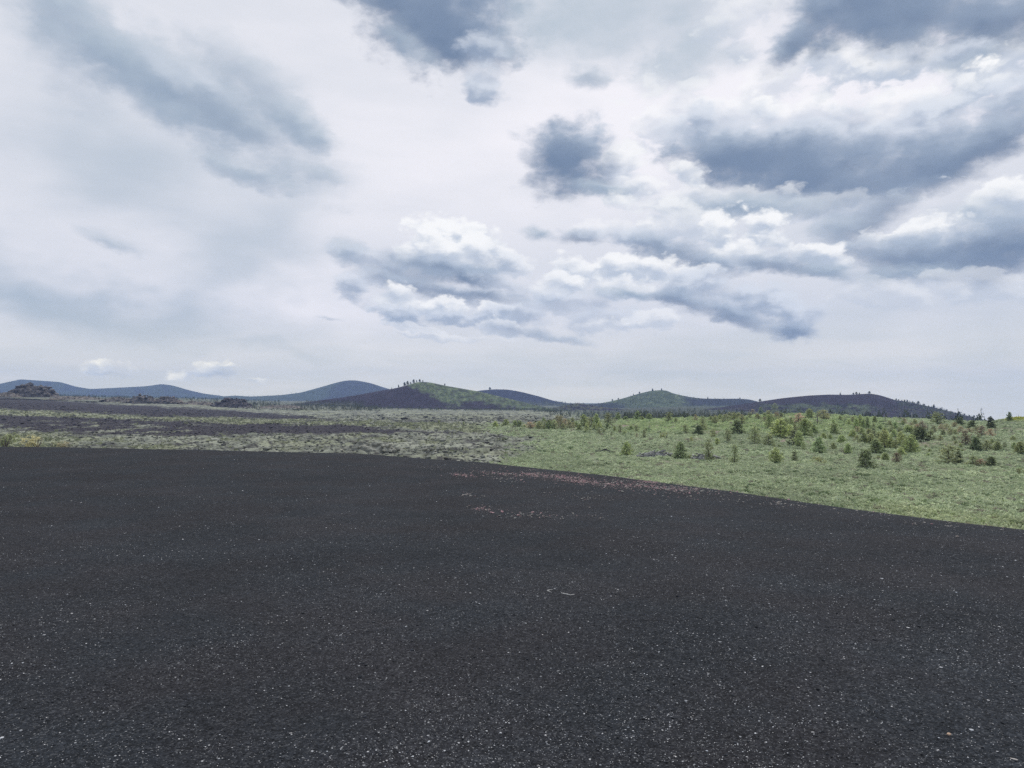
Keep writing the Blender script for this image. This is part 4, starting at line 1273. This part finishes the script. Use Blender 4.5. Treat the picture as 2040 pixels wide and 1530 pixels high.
# kind, column, row of the foot, height, width - read off the photograph; optional own label
SEEN = [
    # the front row beyond the sage
    ('g', 1248, 907, 27, 22, 'squat olive green pine at the left end of the front row beside grey slabs'),
    ('d', 1355, 915, 34, 25, 'full dense green pine standing between the two grey rock slabs'),
    ('b', 1372, 914, 13, 10, 'small yellowish bush pressed against the right foot of the dense pine between the slabs'),
    ('o', 1411, 919, 42, 18, 'tall thin brownish pine growing in front of the right grey rock slab'),
    ('o', 1462, 925, 36, 17, 'slim olive pine with dark lower limbs, first right of the grey rock slabs'),
    ('g', 1545, 922, 29, 23, 'cone shaped bright topped pine midway along the front row'),
    ('o', 1582, 921, 24, 11, 'sparse slim sapling just left of the small dark lava patch in the front row'),
    ('b', 1631, 922, 17, 29, 'low round yellow olive bush in the front row beside the small lava patch'),
    ('d', 1724, 932, 38, 27, 'broad full pine standing alone nearest the sage on the right'),
    ('b', 1531, 931, 5, 8, 'tiny dark green shrub, left of two lying low in the open sage'),
    ('b', 1588, 933, 5, 9, 'tiny dark green shrub, right of two lying low in the open sage'),
    ('o', 1888, 923, 37, 34, 'big broad brown olive pine with a wide ragged crown on the right'),
    ('d', 1907, 922, 22, 14, 'short dark pine tucked against the right side of the wide ragged pine'),
    ('o', 1935, 927, 19, 20, 'grey olive bushy pine at the left end of the low brown thicket'),
    ('r', 1953, 928, 12, 20, 'low purple brown brush in the middle of the thicket on the right'),
    ('d', 1973, 929, 19, 18, 'dark green bushy pine at the right end of the low brown thicket'),
    ('b', 2027, 947, 17, 12, 'small lime olive shrub nearest the right edge of the photo in the sage'),
    ('r', 1785, 922, 20, 16, 'dark reddish brown half dead young tree right of the broad lone pine'),
    ('b', 1787, 930, 6, 8, 'small green shrub at the foot of the reddish half dead tree'),
    ('g', 1762, 917, 15, 13, 'stubby green pine between the broad lone pine and the reddish tree'),
    ('b', 1748, 915, 9, 9, 'small lime yellow bush behind the broad lone pine'),
    # the very dark ones and the skyline pair on the right
    ('d', 1973, 853, 24, 14, 'very dark narrow conifer standing against the sky at the foot of the flowered knoll'),
    ('d', 2010, 840, 20, 10, 'thin dark tree alone on the crest of the yellow flowered knoll'),
    ('o', 1867, 846, 25, 25, 'tall loose olive tree on the crest in front of the wooded ridge'),
    ('d', 1910, 848, 17, 16, 'dark rounded pine on the crest, left of two near the knoll'),
    ('d', 1935, 853, 16, 17, 'dark rounded pine on the crest, right of two near the knoll'),
    ('d', 1832, 880, 29, 27, 'large dark spreading pine at the left of the bare brown slope'),
    ('o', 1853, 880, 23, 17, 'yellowish pine with a bare trunk beside the large dark spreading pine'),
    ('r', 1837, 858, 17, 17, 'orange rusty dying tree above the large dark spreading pine'),
    ('s', 1847, 863, 20, 8, 'bare black trunk standing in front of the orange dying tree'),
    ('r', 1922, 887, 29, 19, 'tall rusty brown dying tree left of the dark cone shaped pine'),
    ('d', 1942, 898, 26, 20, 'dark cone shaped pine with a pale orange fringe on the right slope'),
    ('r', 1955, 868, 19, 18, 'broad reddish brown dying tree on the bare slope below the dark conifer'),
    ('r', 1972, 870, 16, 13, 'smaller reddish dying tree right of the broad reddish brown one'),
    ('d', 1469, 865, 27, 22, 'dark blue green cone shaped tree with a wide skirt in the left meadow'),
    ('d', 1391, 865, 18, 17, 'squat dark blue green tree under the taller pine by the dirt track'),
    ('o', 1400, 857, 26, 15, 'tall mid green pine just behind the squat blue green tree by the track'),
    ('g', 1554, 872, 36, 32, 'largest bushy olive pine cluster in the middle of the slope above the bare soil'),
    ('o', 1580, 886, 27, 22, 'sparse brownish pine with a visible black trunk right of the bare soil'),
    ('r', 1589, 844, 19, 25, 'wide orange dying tree on the crest in the middle of the slope'),
    ('s', 1628, 845, 23, 20, 'grey leafless tree on the crest right of the orange dying one'),
    ('s', 1563, 831, 14, 11, 'dark dead tree on the crest left of the bright lime patch'),
    ('r', 1056, 854, 13, 19, 'orange rusty bush in the tree row at the far edge of the lava'),
    ('b', 1325, 874, 17, 18, 'pale ghostly sparse bush alone in the left meadow'),
    ('d', 992, 810, 13, 7, 'black column shaped conifer on the lower slope of the green topped cone'),
    # middle meadow
    ('o', 1503, 885, 35, 22), ('o', 1420, 872, 17, 11), ('o', 1450, 881, 25, 13), ('g', 1428, 885, 13, 9), ('o', 1530, 887, 21, 20), ('d', 1532, 855, 29, 14),
    ('g', 1571, 864, 18, 16), ('g', 1591, 890, 31, 17), ('o', 1600, 897, 16, 8), ('d', 1604, 870, 35, 22), ('d', 1621, 865, 19, 15), ('d', 1630, 903, 31, 22), ('d', 1612, 835, 20, 14), ('d', 1661, 866, 23, 15),
    ('g', 1676, 884, 17, 15), ('g', 1640, 876, 13, 11), ('g', 1653, 877, 12, 9), ('g', 1659, 896, 14, 12), ('g', 1688, 904, 20, 12), ('s', 1681, 851, 14, 7), ('d', 1673, 839, 10, 8),
    ('r', 1640, 836, 19, 20), ('s', 1654, 831, 11, 9), ('o', 1544, 826, 22, 14), ('d', 1556, 832, 10, 8), ('d', 1507, 832, 8, 7), ('r', 1499, 829, 13, 11), ('d', 1515, 827, 16, 9), ('o', 1462, 837, 15, 14),
    ('o', 1424, 843, 15, 14), ('o', 1444, 842, 17, 18), ('o', 1487, 839, 10, 9), ('g', 1541, 891, 9, 6), ('g', 1551, 890, 6, 5), ('g', 1558, 911, 9, 5), ('r', 1530, 830, 12, 12), ('o', 1574, 846, 14, 12),
    ('o', 1478, 846, 16, 12), ('r', 1522, 842, 12, 12), ('g', 1565, 858, 16, 14), ('o', 1583, 858, 14, 10),
    ('d', 1269, 837, 19, 12), ('d', 1231, 838, 16, 12), ('d', 1246, 838, 8, 9), ('d', 1293, 837, 13, 12), ('s', 1309, 834, 16, 8), ('o', 1332, 840, 18, 14), ('g', 1346, 843, 11, 6), ('r', 1386, 839, 13, 9),
    ('o', 1365, 864, 17, 10), ('g', 1377, 881, 10, 6), ('o', 1235, 862, 16, 8), ('d', 1210, 856, 14, 9), ('o', 1212, 848, 25, 18), ('g', 1188, 851, 26, 16), ('g', 1163, 851, 25, 14), ('o', 1178, 851, 20, 12),
    ('d', 1154, 858, 13, 10), ('g', 1169, 860, 17, 9), ('o', 1175, 863, 8, 6), ('o', 1203, 863, 10, 7), ('r', 1194, 865, 9, 9), ('o', 1218, 868, 8, 5), ('g', 1224, 861, 12, 6), ('d', 1257, 858, 10, 10), ('o', 1268, 862, 14, 10),
    ('r', 1268, 873, 9, 6), ('o', 1283, 872, 16, 7), ('o', 1287, 861, 9, 5), ('o', 1244, 866, 8, 9), ('d', 1280, 837, 8, 7), ('g', 1416, 838, 9, 7),
    ('g', 987, 853, 13, 10), ('g', 1007, 850, 14, 15), ('d', 1026, 851, 14, 10), ('d', 1035, 851, 13, 12), ('g', 1045, 855, 9, 8), ('g', 1073, 856, 17, 13), ('d', 1083, 841, 9, 7), ('o', 1087, 855, 18, 11), ('d', 1093, 857, 21, 14),
    ('o', 1105, 856, 19, 14), ('r', 1117, 857, 28, 16), ('r', 1110, 849, 21, 13), ('r', 1126, 852, 17, 12), ('r', 1135, 856, 17, 14), ('o', 1140, 847, 15, 10), ('o', 1065, 852, 12, 9), ('d', 1148, 851, 12, 8),
    # right slope
    ('g', 1705, 854, 21, 9), ('g', 1713, 850, 24, 9), ('g', 1719, 853, 19, 9), ('d', 1727, 853, 23, 10), ('r', 1707, 864, 13, 14), ('d', 1742, 843, 14, 9), ('s', 1763, 841, 15, 12), ('o', 1739, 860, 16, 9), ('d', 1752, 857, 12, 12),
    ('d', 1783, 856, 15, 8), ('d', 1720, 882, 21, 18), ('d', 1743, 902, 28, 26), ('g', 1761, 893, 36, 22), ('g', 1773, 895, 25, 16), ('g', 1792, 888, 27, 15), ('d', 1812, 902, 35, 23), ('g', 1795, 908, 17, 16),
    ('g', 1807, 864, 17, 14), ('g', 1814, 864, 15, 11), ('r', 1860, 861, 13, 11), ('d', 1878, 868, 11, 9), ('r', 1884, 856, 11, 14), ('o', 1902, 869, 13, 9), ('o', 1964, 898, 19, 17), ('g', 1985, 898, 19, 14),
    ('s', 1982, 868, 11, 8), ('s', 2013, 864, 10, 12), ('s', 2035, 869, 9, 10), ('g', 2017, 879, 10, 10), ('g', 2031, 904, 23, 20), ('g', 2018, 895, 15, 9), ('o', 2000, 891, 10, 8), ('o', 1900, 879, 11, 8), ('g', 1903, 885, 7, 7),
    ('g', 1912, 892, 9, 7), ('g', 1848, 908, 6, 6), ('g', 1850, 900, 7, 7), ('o', 1843, 893, 8, 8), ('g', 1906, 903, 9, 9), ('g', 1915, 901, 6, 7), ('r', 1800, 846, 12, 10), ('o', 1822, 848, 13, 10), ('d', 1798, 848, 10, 7), ('r', 1815, 851, 9, 10),
    ('o', 1890, 862, 9, 9), ('r', 1930, 864, 10, 12), ('r', 1912, 862, 12, 12), ('o', 1925, 876, 10, 9), ('g', 1690, 846, 11, 8), ('o', 1698, 843, 12, 10), ('r', 1720, 845, 10, 10), ('d', 1660, 846, 10, 7), ('o', 1772, 850, 11, 10), ('g', 1730, 868, 14, 12),
    ('g', 1780, 872, 15, 12), ('o', 1790, 863, 12, 10), ('g', 1750, 872, 12, 11), ('d', 1818, 880, 18, 13), ('g', 1798, 878, 14, 12),
    # more of the thick stands
    ('g', 1698, 872, 16, 13), ('o', 1707, 880, 14, 12), ('g', 1734, 884, 20, 15), ('o', 1750, 886, 22, 14), ('g', 1766, 880, 18, 13), ('o', 1782, 896, 18, 13), ('g', 1804, 893, 20, 14), ('d', 1822, 896, 16, 13), ('o', 1741, 872, 14, 12), ('g', 1716, 866, 13, 11),
    ('o', 1776, 862, 13, 11), ('g', 1762, 864, 12, 10), ('o', 1824, 866, 15, 12), ('g', 1840, 872, 14, 12), ('r', 1826, 858, 12, 12), ('o', 1548, 866, 18, 14), ('g', 1562, 868, 20, 15), ('o', 1540, 858, 14, 12), ('r', 1551, 850, 14, 13), ('o', 1566, 848, 15, 13),
    ('o', 1594, 856, 16, 13), ('g', 1612, 852, 13, 11), ('r', 1602, 846, 15, 14), ('o', 1536, 838, 13, 12), ('r', 1546, 836, 14, 13), ('o', 1552, 842, 12, 11), ('o', 1524, 836, 13, 11), ('r', 1510, 836, 11, 11), ('o', 1494, 834, 12, 11), ('o', 1470, 832, 11, 11),
    ('o', 1452, 834, 13, 12), ('g', 1434, 836, 10, 9), ('r', 1478, 838, 12, 11), ('r', 1648, 836, 13, 12), ('o', 1632, 832, 14, 12), ('o', 1122, 858, 14, 11), ('r', 1099, 852, 15, 12), ('o', 1079, 852, 13, 11), ('r', 1142, 855, 13, 12), ('o', 1131, 848, 14, 10),
    ('g', 1195, 856, 16, 11), ('o', 1184, 858, 13, 10), ('o', 1170, 848, 17, 12), ('r', 1875, 858, 12, 12), ('r', 1893, 868, 12, 11), ('o', 1872, 878, 11, 10), ('r', 1942, 862, 12, 12), ('o', 1948, 878, 11, 10), ('g', 1975, 884, 10, 9), ('r', 1900, 852, 10, 11),
]
for t in SEEN:
    lab = t[5] if len(t) > 5 else None
    deep = .35 if lab and ('very dark' in lab or 'black' in lab) else .62 if lab and 'dark' in lab.split(' with ')[0] else 1.0
    plant(*t[:5], label=lab, tint=tuple(v * deep for v in TINT[t[0]]) if deep < 1 else None)

# grassy shrubs by the brink on the far left, and loners out on the flow
for px, row, h, w, lab, tint in ((12, 894, 34, 46, 'pale green feathery shrub at the left edge of the photo behind the brink', (.42, .45, .26)),
                                 (75, 894, 30, 40, 'tall yellow green feathery shrub, second from the left edge behind the brink', (.55, .53, .30)),
                                 (108, 893, 15, 26, 'low dull green shrub between the feathery yellow one and the straw tuft', (.38, .40, .24)),
                                 (135, 894, 18, 26, 'straw coloured low tuft, right end of the shrubs on the left', (.52, .49, .31)),
                                 (873, 846, 10, 6, 'lone small upright bush out on the lichened lava, left of two', (.30, .34, .17)),
                                 (924, 849, 10, 5, 'lone thin bush out on the lichened lava, right of two', (.32, .34, .19))):
    plant('b', px, row, h, w, lab, tint)
# ------------------------------------------------------------------ lava outcrops and slabs
ROCK = attr_mat('outcrop_rock', .95, .15, .8, .45, 6, bump=.2, bump_scale=2.0)

def outcrop(px, row, w, h, depth, seed, base, light, label, name='lava_outcrop', crag=.5, blocks=70, far=None):
    """craggy mass of joined blocks: one displaced body with boulders grown into it"""
    x, y, z = far if far is not None else on_ground(px, row)
    W, H = w / FOC * y, h / FOC * y
    D = W * depth
    q = np.random.default_rng(seed)
    n = 46
    u, v = np.meshgrid(np.linspace(-1, 1, n), np.linspace(-1, 1, n))
    env = np.clip(1 - np.abs(u) ** 3.2, 0, 1) * np.clip(1 - np.abs(v) ** 2.2, 0, 1)
    f = fbm(u * 2.2 + seed, v * 2.0 + seed, 4)
    st = np.round((.75 + .35 * f) * 5) / 5 * .55 + (.75 + .35 * f) * .45
    zz = H * env * np.clip(st + crag * .5 * ridged(u * 4 + seed, v * 3, 3) * .35, .05, 1.25) - .12 * H - .3
    V = [np.stack([u * W / 2, v * D / 2, zz], 2).reshape(-1, 3)]
    g = grid_faces(n, n)
    F = [np.concatenate([g[:, [0, 1, 2]], g[:, [0, 2, 3]]])]
    cn = lerp3(C(*base), C(*light), smooth(-.3, .5, fbm(u * 6 + 2, v * 5 + seed, 4))).reshape(-1, 3)
    K = [cn]
    cnt = n * n
    for b in range(blocks):
        bu, bv = q.uniform(-.95, .95), q.uniform(-.9, .6)
        e = max(0, 1 - abs(bu) ** 3.2) * max(0, 1 - abs(bv) ** 2.2)
        bz = H * e * q.uniform(.2, .95)
        tv, tf, _ = rock_template(int(seed * 100 + b), 1, .22)
        s = H * q.uniform(.10, .26)
        a = q.uniform(0, 6.3)
        tv = tv * np.array([s * q.uniform(1, 1.8), s, s * q.uniform(.5, .9)])
        tv = np.stack([tv[:, 0] * math.cos(a) - tv[:, 1] * math.sin(a), tv[:, 0] * math.sin(a) + tv[:, 1] * math.cos(a), tv[:, 2]], 1)
        V.append(tv + np.array([bu * W / 2, bv * D / 2, bz]))
        F.append(tf + cnt)
        K.append(np.tile(lerp3(C(*base), C(*light), np.array([q.uniform(0, 1)]))[0] * q.uniform(.7, 1.2), (len(tv), 1)))
        cnt += len(tv)
    me = mesh_np(name, np.concatenate(V), np.concatenate(F), np.concatenate(K), False)
    o = place(name, me, ROCK, loc=(x, y, z))
    tag(o, label, 'rock outcrop')
    return o

def far_spot(px, row, dist):
    return ((px - 1020) / FOC * dist, dist, -(row - HOR) / FOC * dist)

BROWN = ((.13, .115, .105), (.25, .22, .185))
outcrop(66, 789, 92, 24, .5, 3, (.10, .09, .09), (.20, .18, .165), 'largest flat topped craggy lava outcrop at the far left', far=far_spot(66, 788, 760))
outcrop(8, 789, 60, 9, .5, 4, *BROWN, 'low rubbly lava hump at the left edge beside the largest outcrop', far=far_spot(8, 789, 740))
outcrop(150, 795, 110, 7, .4, 21, *BROWN, 'long low lava ledge just right of the largest outcrop', far=far_spot(150, 795, 790))
outcrop(235, 799, 70, 9, .4, 22, *BROWN, 'low brown lava hump leading up to the jagged broken pair', far=far_spot(235, 799, 800))
outcrop(285, 802, 66, 16, .45, 5, (.11, .10, .095), (.24, .205, .175), 'jagged lava outcrop, left one of the broken pair under the second far hill', far=far_spot(284, 802, 800))
outcrop(335, 804, 58, 14, .45, 6, (.11, .098, .094), (.24, .20, .17), 'jagged lava outcrop, right one of the broken pair under the second far hill', far=far_spot(335, 803, 805))
outcrop(392, 807, 76, 8, .45, 7, *BROWN, 'low crumbling lava ridge between the broken pair and the pointed mound', far=far_spot(392, 806, 800))
outcrop(463, 809, 74, 18, .6, 8, (.075, .065, .072), (.125, .11, .11), 'dark pointed lava mound standing alone at the end of the black flow', crag=.2, far=far_spot(463, 809, 790))
outcrop(560, 812, 90, 6, .4, 23, *BROWN, 'lowest lava ledge right of the dark pointed mound', far=far_spot(560, 812, 820))
GREY = ((.20, .195, .185), (.44, .43, .40))
outcrop(1306, 911, 76, 15, .35, 9, *GREY, 'broken grey rock slab between the squat pine and the dense pine', name='rock_slab', blocks=46)
outcrop(1405, 914, 64, 17, .35, 10, *GREY, 'broken grey rock slab behind the tall thin brownish pine', name='rock_slab', blocks=40)
outcrop(1202, 900, 34, 8, .5, 11, (.062, .060, .064), (.13, .125, .12), 'small dark lava patch in the sage left of the squat pine', name='rock_slab', blocks=20)
outcrop(1600, 915, 30, 7, .5, 12, (.062, .060, .066), (.14, .13, .13), 'small dark lava patch in the front tree row by the round bush', name='rock_slab', blocks=18)
outcrop(1660, 923, 36, 5, .5, 13, (.12, .11, .105), (.20, .19, .175), 'low grey stones lying right of the round olive bush', name='rock_slab', blocks=20)
LICH = ((.20, .198, .165), (.40, .39, .32))
outcrop(735, 905, 130, 24, .35, 14, *LICH, 'domed pressure ridge of cracked grey lava right at the brink', name='pressure_ridge', blocks=26, crag=.3)
outcrop(862, 906, 90, 16, .35, 15, *LICH, 'lower cracked grey lava hump right of the domed pressure ridge', name='pressure_ridge', blocks=26, crag=.4)
outcrop(965, 904, 90, 13, .35, 16, *LICH, 'flat cracked grey lava sheet where the flow meets the green meadow', name='pressure_ridge', blocks=26, crag=.4)
o = outcrop(1412, 834, 9, 3.2, .4, 17, (.60, .59, .56), (.70, .69, .66), 'small whitish sliver on the crest left of the tree clump', name='pale_sliver', blocks=3)  # rock mesh stands in for a pale sliver, likely a vehicle roof

# ------------------------------------------------------------------ trees along far skylines (a few pixels each) and the woods on far slopes
def tiny_tree(seed, cone=True):
    r = np.random.default_rng(seed)
    (tv, tf), (cv, cf, ck) = conifer(seed, .26 if cone else .34, .08 if cone else .16, .45, .8 if cone else .45, 0, .15, .10)
    V, F = join_parts([(tv, tf), (cv, cf)])
    K = np.concatenate([np.tile(C(.5, .45, .4) * .6, (len(tv), 1)), ck[:, None] * np.ones((1, 3)) * .6])
    me = mesh_np('skyline_tree', V, F, K, False)
    me.materials.append(NEEDLE)
    return me

TINY = [tiny_tree(600 + k, k % 2 == 0) for k in range(6)]
def skyline(items, label, group):
    for px, h in items:
        b = hill_top(px)
        if b is None:
            continue
        q = int(px * 3) % 6 if px > 900 else 1 + 2 * (int(px) % 3)
        o = bpy.data.objects.new('skyline_tree', TINY[q])
        COL.objects.link(o)
        H = .85 * h / FOC * b[2]
        o.location = (b[1], b[2], b[3] - .06 * H)
        fat = (.75 if px < 900 else 1.2) + .5 * abs(math.sin(px * 1.7))
        o.scale = (H * fat, H * fat, H)
        o.rotation_euler = (0, 0, px)
        o.color = (.095, .115, .085, 1)
        tag(o, label(px) if callable(label) else label, 'tree', group)

TOP_C = {793: (6.5, 'small skyline tree standing apart at the left of the clump on the green topped cone'), 805: (9, 'left tree of the close pair on the green topped cone'), 810: (10, 'right tree of the close pair on the green topped cone'),
         816: (5.5, 'shorter skyline tree just right of the close pair on the green topped cone'), 822: (9.5, 'tallest tree in the middle of the clump on the green topped cone'), 828: (6, 'skyline tree right of the tallest one on the green topped cone'),
         834: (7.5, 'second to last tree at the right of the clump on the green topped cone'), 840: (4.5, 'last tree at the right of the clump by the summit of the green topped cone'), 888: (5, 'lone dot of a tree on the right shoulder of the green topped cone'),
         778: (3.5, 'tiniest tree on the dark left shoulder of the green topped cone')}
skyline([(p, v[0]) for p, v in TOP_C.items()], lambda p: TOP_C[p][1], 'trees on the summit of the green topped cone')
skyline([(975, 6)], 'lone tree on the bare summit of the dark blue cone', None)
TOP_E = {1219: (4.5, 'lowest skyline tree at the left foot of the central green cone'), 1231: (4, 'second skyline tree up the left slope of the central green cone'), 1260: (4, 'third skyline tree up the left slope of the central green cone'), 1273: (5, 'skyline tree just under the summit on the left of the central green cone'),
         1298: (6, 'tallest tree on the summit of the central green cone'), 1320: (5, 'small tree at the right end of the summit of the central green cone'), 1412: (5, 'lone tree on the low dark saddle right of the central green cone'), 1476: (4, 'tiny tree near the right end of the dark saddle'),
         1513: (7, 'single tree in the notch where the dark saddle meets the last cone')}
skyline([(p, v[0]) for p, v in TOP_E.items()], lambda p: TOP_E[p][1], 'trees along the skyline of the central cone')
TOP_F = {1676: (6, 'lone tree on the left of the summit of the last black cone'), 1699: (4.5, 'left of three small trees close together on top of the last black cone'), 1705: (6, 'middle and tallest of three trees close together on the last black cone'), 1710: (4.5, 'right of three small trees close together on top of the last black cone'), 1733: (6.5, 'lone tree on the right end of the summit of the last black cone')}
skyline([(p, v[0]) for p, v in TOP_F.items()], lambda p: TOP_F[p][1], 'trees on the summit of the last black cone')
_q = np.random.default_rng(77)
_rg = [(float(p), float(_q.choice([3, 3.5, 4, 4.5, 5.5, 7.5]))) for p in np.sort(np.concatenate([np.arange(1786, 1962, 7.6) + _q.normal(0, 3.0, 24)]))]
skyline(_rg, 'dark little conifer in the line of trees descending the wooded ridge on the right', 'trees along the wooded ridge')

def far_wood():
    temps = []
    for k in range(6):
        r = np.random.default_rng(800 + k)
        v, f, s = tuft_template(810 + k, 26, .42, up=.9, flat=2.3)
        v = v * np.array([.8 * (1 - .0), .8, 1.0])
        taper = np.clip(1.15 - v[:, 2:3] / 2.6, .25, 1)
        v = np.concatenate([v[:, :2] * taper, v[:, 2:3]], 1)
        v[:, 2] /= max(v[:, 2].max(), 1e-6)
        v[:, :2] *= .32
        temps.append((v, f, s))
    P, S, K = [], [], []
    q = np.random.default_rng(90)
    def sow(n, px0, px1, r0, r1, hpx, col, dens=None):
        for _ in range(n):
            px, row = q.uniform(px0, px1), q.uniform(r0, r1)
            if dens is not None and q.uniform() > dens(px, row):
                continue
            b = hill_spot(px, row)
            if b is None:
                continue
            h = hpx * q.uniform(.6, 1.3) / FOC * b[1]
            P.append((b[0], b[1], b[2] - .1 * h))
            S.append((h * q.uniform(.9, 1.5), h * q.uniform(.9, 1.5), h))
            K.append(np.array(col) * q.uniform(.7, 1.3))
    def sow_ground(n, px0, px1, d0, d1, h0, h1, col):
        x0 = q.uniform(px0, px1, n)
        d = q.uniform(d0, d1, n)
        x = (x0 - 1020) / FOC * d
        z = ground_z(x, d)
        for i in range(n):
            h = q.uniform(h0, h1)
            P.append((x[i], d[i], z[i] - .3))
            S.append((h * q.uniform(.9, 1.6), h * q.uniform(.9, 1.6), h))
            K.append(np.array(col) * q.uniform(.65, 1.3))
    G, O_ = (.075, .090, .062), (.125, .130, .090)
    # scrub over the foot of the green topped cone and along the plain in front of the hills
    sow(420, 560, 735, 799, 811, 4, O_)
    sow(150, 735, 1000, 806, 812, 4, O_)
    sow(240, 830, 1010, 766, 806, 2.6, G, lambda p, r: smooth(0, 14, r - np.interp(p, [830, 1010], [762, 792])) * .8)
    sow(300, 1060, 1180, 800, 816, 3.5, O_)
    sow(420, 1190, 1500, 786, 818, 2.8, G)
    sow(420, 1500, 1790, 804, 822, 4, G)
    sow(900, 1785, 1960, 797, 842, 3.8, (.06, .075, .055), lambda p, r: np.clip(1.25 - (r - np.interp(p, [1785, 1830, 1900, 1960], [798, 806, 822, 837])) / 14, .15, 1))
    sow(300, 0, 440, 775, 790, 2.2, G)
    sow(220, 440, 640, 780, 800, 2.6, G)
    sow_ground(900, -60, 560, 1000, 2200, 3, 7, (.095, .110, .070))
    sow_ground(500, 470, 760, 760, 1150, 3, 6, (.105, .110, .075))
    sow_ground(520, 700, 1120, 880, 1120, 2.5, 5.5, (.115, .125, .080))
    sow_ground(420, 1080, 1560, 640, 1100, 3, 7, (.10, .115, .078))
    sow_ground(260, 1240, 1500, 380, 620, 4, 8, (.115, .125, .08))
    sow_ground(260, 1540, 1960, 360, 700, 4, 9, (.085, .100, .066))
    P_, S_, K_ = np.array(P), np.array(S), np.array(K)
    n = len(P_)
    V, F, Kc = scatter(temps, P_, S_, q.uniform(0, 6.3, n), K_, q.integers(0, 6, n))
    o = place('far_woodland', mesh_np('far_woodland', V, F, Kc, False), attr_mat('far_needles', .9, .1, .3, .2, 2))
    tag(o, 'scattered distant scrub and woodland along the feet of the hills', kind='stuff')

far_wood()

# two bleached poles: slender dead trunks
def pole(px, row, h, label):
    x, y, z = on_ground(px, row)
    H = h / FOC * y
    V, F = tube([(0, 0, -.3), (.02, 0, H * .5), (.05, .02, H)], [.11, .09, .05], 7)
    o = place('bare_pole', mesh_np('bare_pole', V, F, np.tile(C(.5, .49, .47), (len(V), 1))), BARE, loc=(x, y, z))
    tag(o, label, 'pole')
pole(1816, 838, 17, 'thin bleached pole sticking up from the crest against the dark wooded ridge')
pole(2028, 832, 8, 'short thin stake on top of the yellow flowered knoll near the right edge')
# ------------------------------------------------------------------ say which tree is which
ORD = ['leftmost', 'second', 'third', 'fourth', 'fifth', 'sixth', 'seventh', 'eighth', 'ninth', 'tenth', 'eleventh', 'twelfth', 'thirteenth', 'fourteenth', 'fifteenth', 'sixteenth', 'seventeenth', 'eighteenth', 'nineteenth', 'twentieth', 'twenty first', 'twenty second', 'twenty third', 'twenty fourth', 'twenty fifth', 'twenty sixth', 'twenty seventh', 'twenty eighth']
LOOK = {'d': 'full green conifer', 'g': 'light green young pine', 'o': 'loose olive pine', 'r': 'rusty olive dying tree', 's': 'bare grey dead tree', 'b': 'bush'}
def zone(t):
    px, row = t['px'], t['row']
    if px < 1160:
        return 'in the row at the lava edge'
    if px < 1300:
        return 'in the left cluster of the meadow' if row > 846 or px < 1230 else 'on the crest under the green cone'
    if px < 1500:
        return 'on the crest under the dark saddle' if row < 848 else 'in the open left meadow'
    if px < 1700:
        return 'on the crest under the black cone' if row < 850 else 'behind the round olive bush'
    if px < 1830:
        return 'on the slope under the wooded ridge' if row < 872 else 'behind the broad lone pine'
    return 'on the bare brown right slope' if row < 884 else 'around the wide ragged pine'

def write_labels():
    cells = {}
    for t in TREES:
        if t['label'] is None:
            t['zone'] = zone(t)
            cells.setdefault((t['kind'], t['zone']), []).append(t)
    for (kind, z), ts in cells.items():
        ts.sort(key=lambda t: t['px'])
        hs = sorted(t['h'] for t in ts)
        for i, t in enumerate(ts):
            size = 'tiny' if t['h'] < 9 else 'small' if t['h'] < 14 else 'tall' if t['h'] > 24 else 'middling'
            if len(ts) == 1:
                lab = '%s %s, only one %s' % (size, LOOK[kind], z)
            elif t['h'] == hs[-1] and hs[-2] < hs[-1] - 2:
                lab = 'tallest %s %s' % (LOOK[kind], z)
            elif i == len(ts) - 1:
                lab = '%s %s, rightmost one %s' % (size, LOOK[kind], z)
            else:
                lab = '%s %s, %s %s' % (size, LOOK[kind], ORD[i] + (' one' if i == 0 else ' from the left'), z)
            t['o']['label'] = lab
            t['o']['group'] = {'d': 'full green conifers of the meadow', 'g': 'light green young pines of the meadow', 'o': 'loose olive pines of the meadow', 'r': 'dying rusty trees of the meadow', 's': 'dead grey trees of the meadow', 'b': 'bushes of the meadow'}[kind]

write_labels()
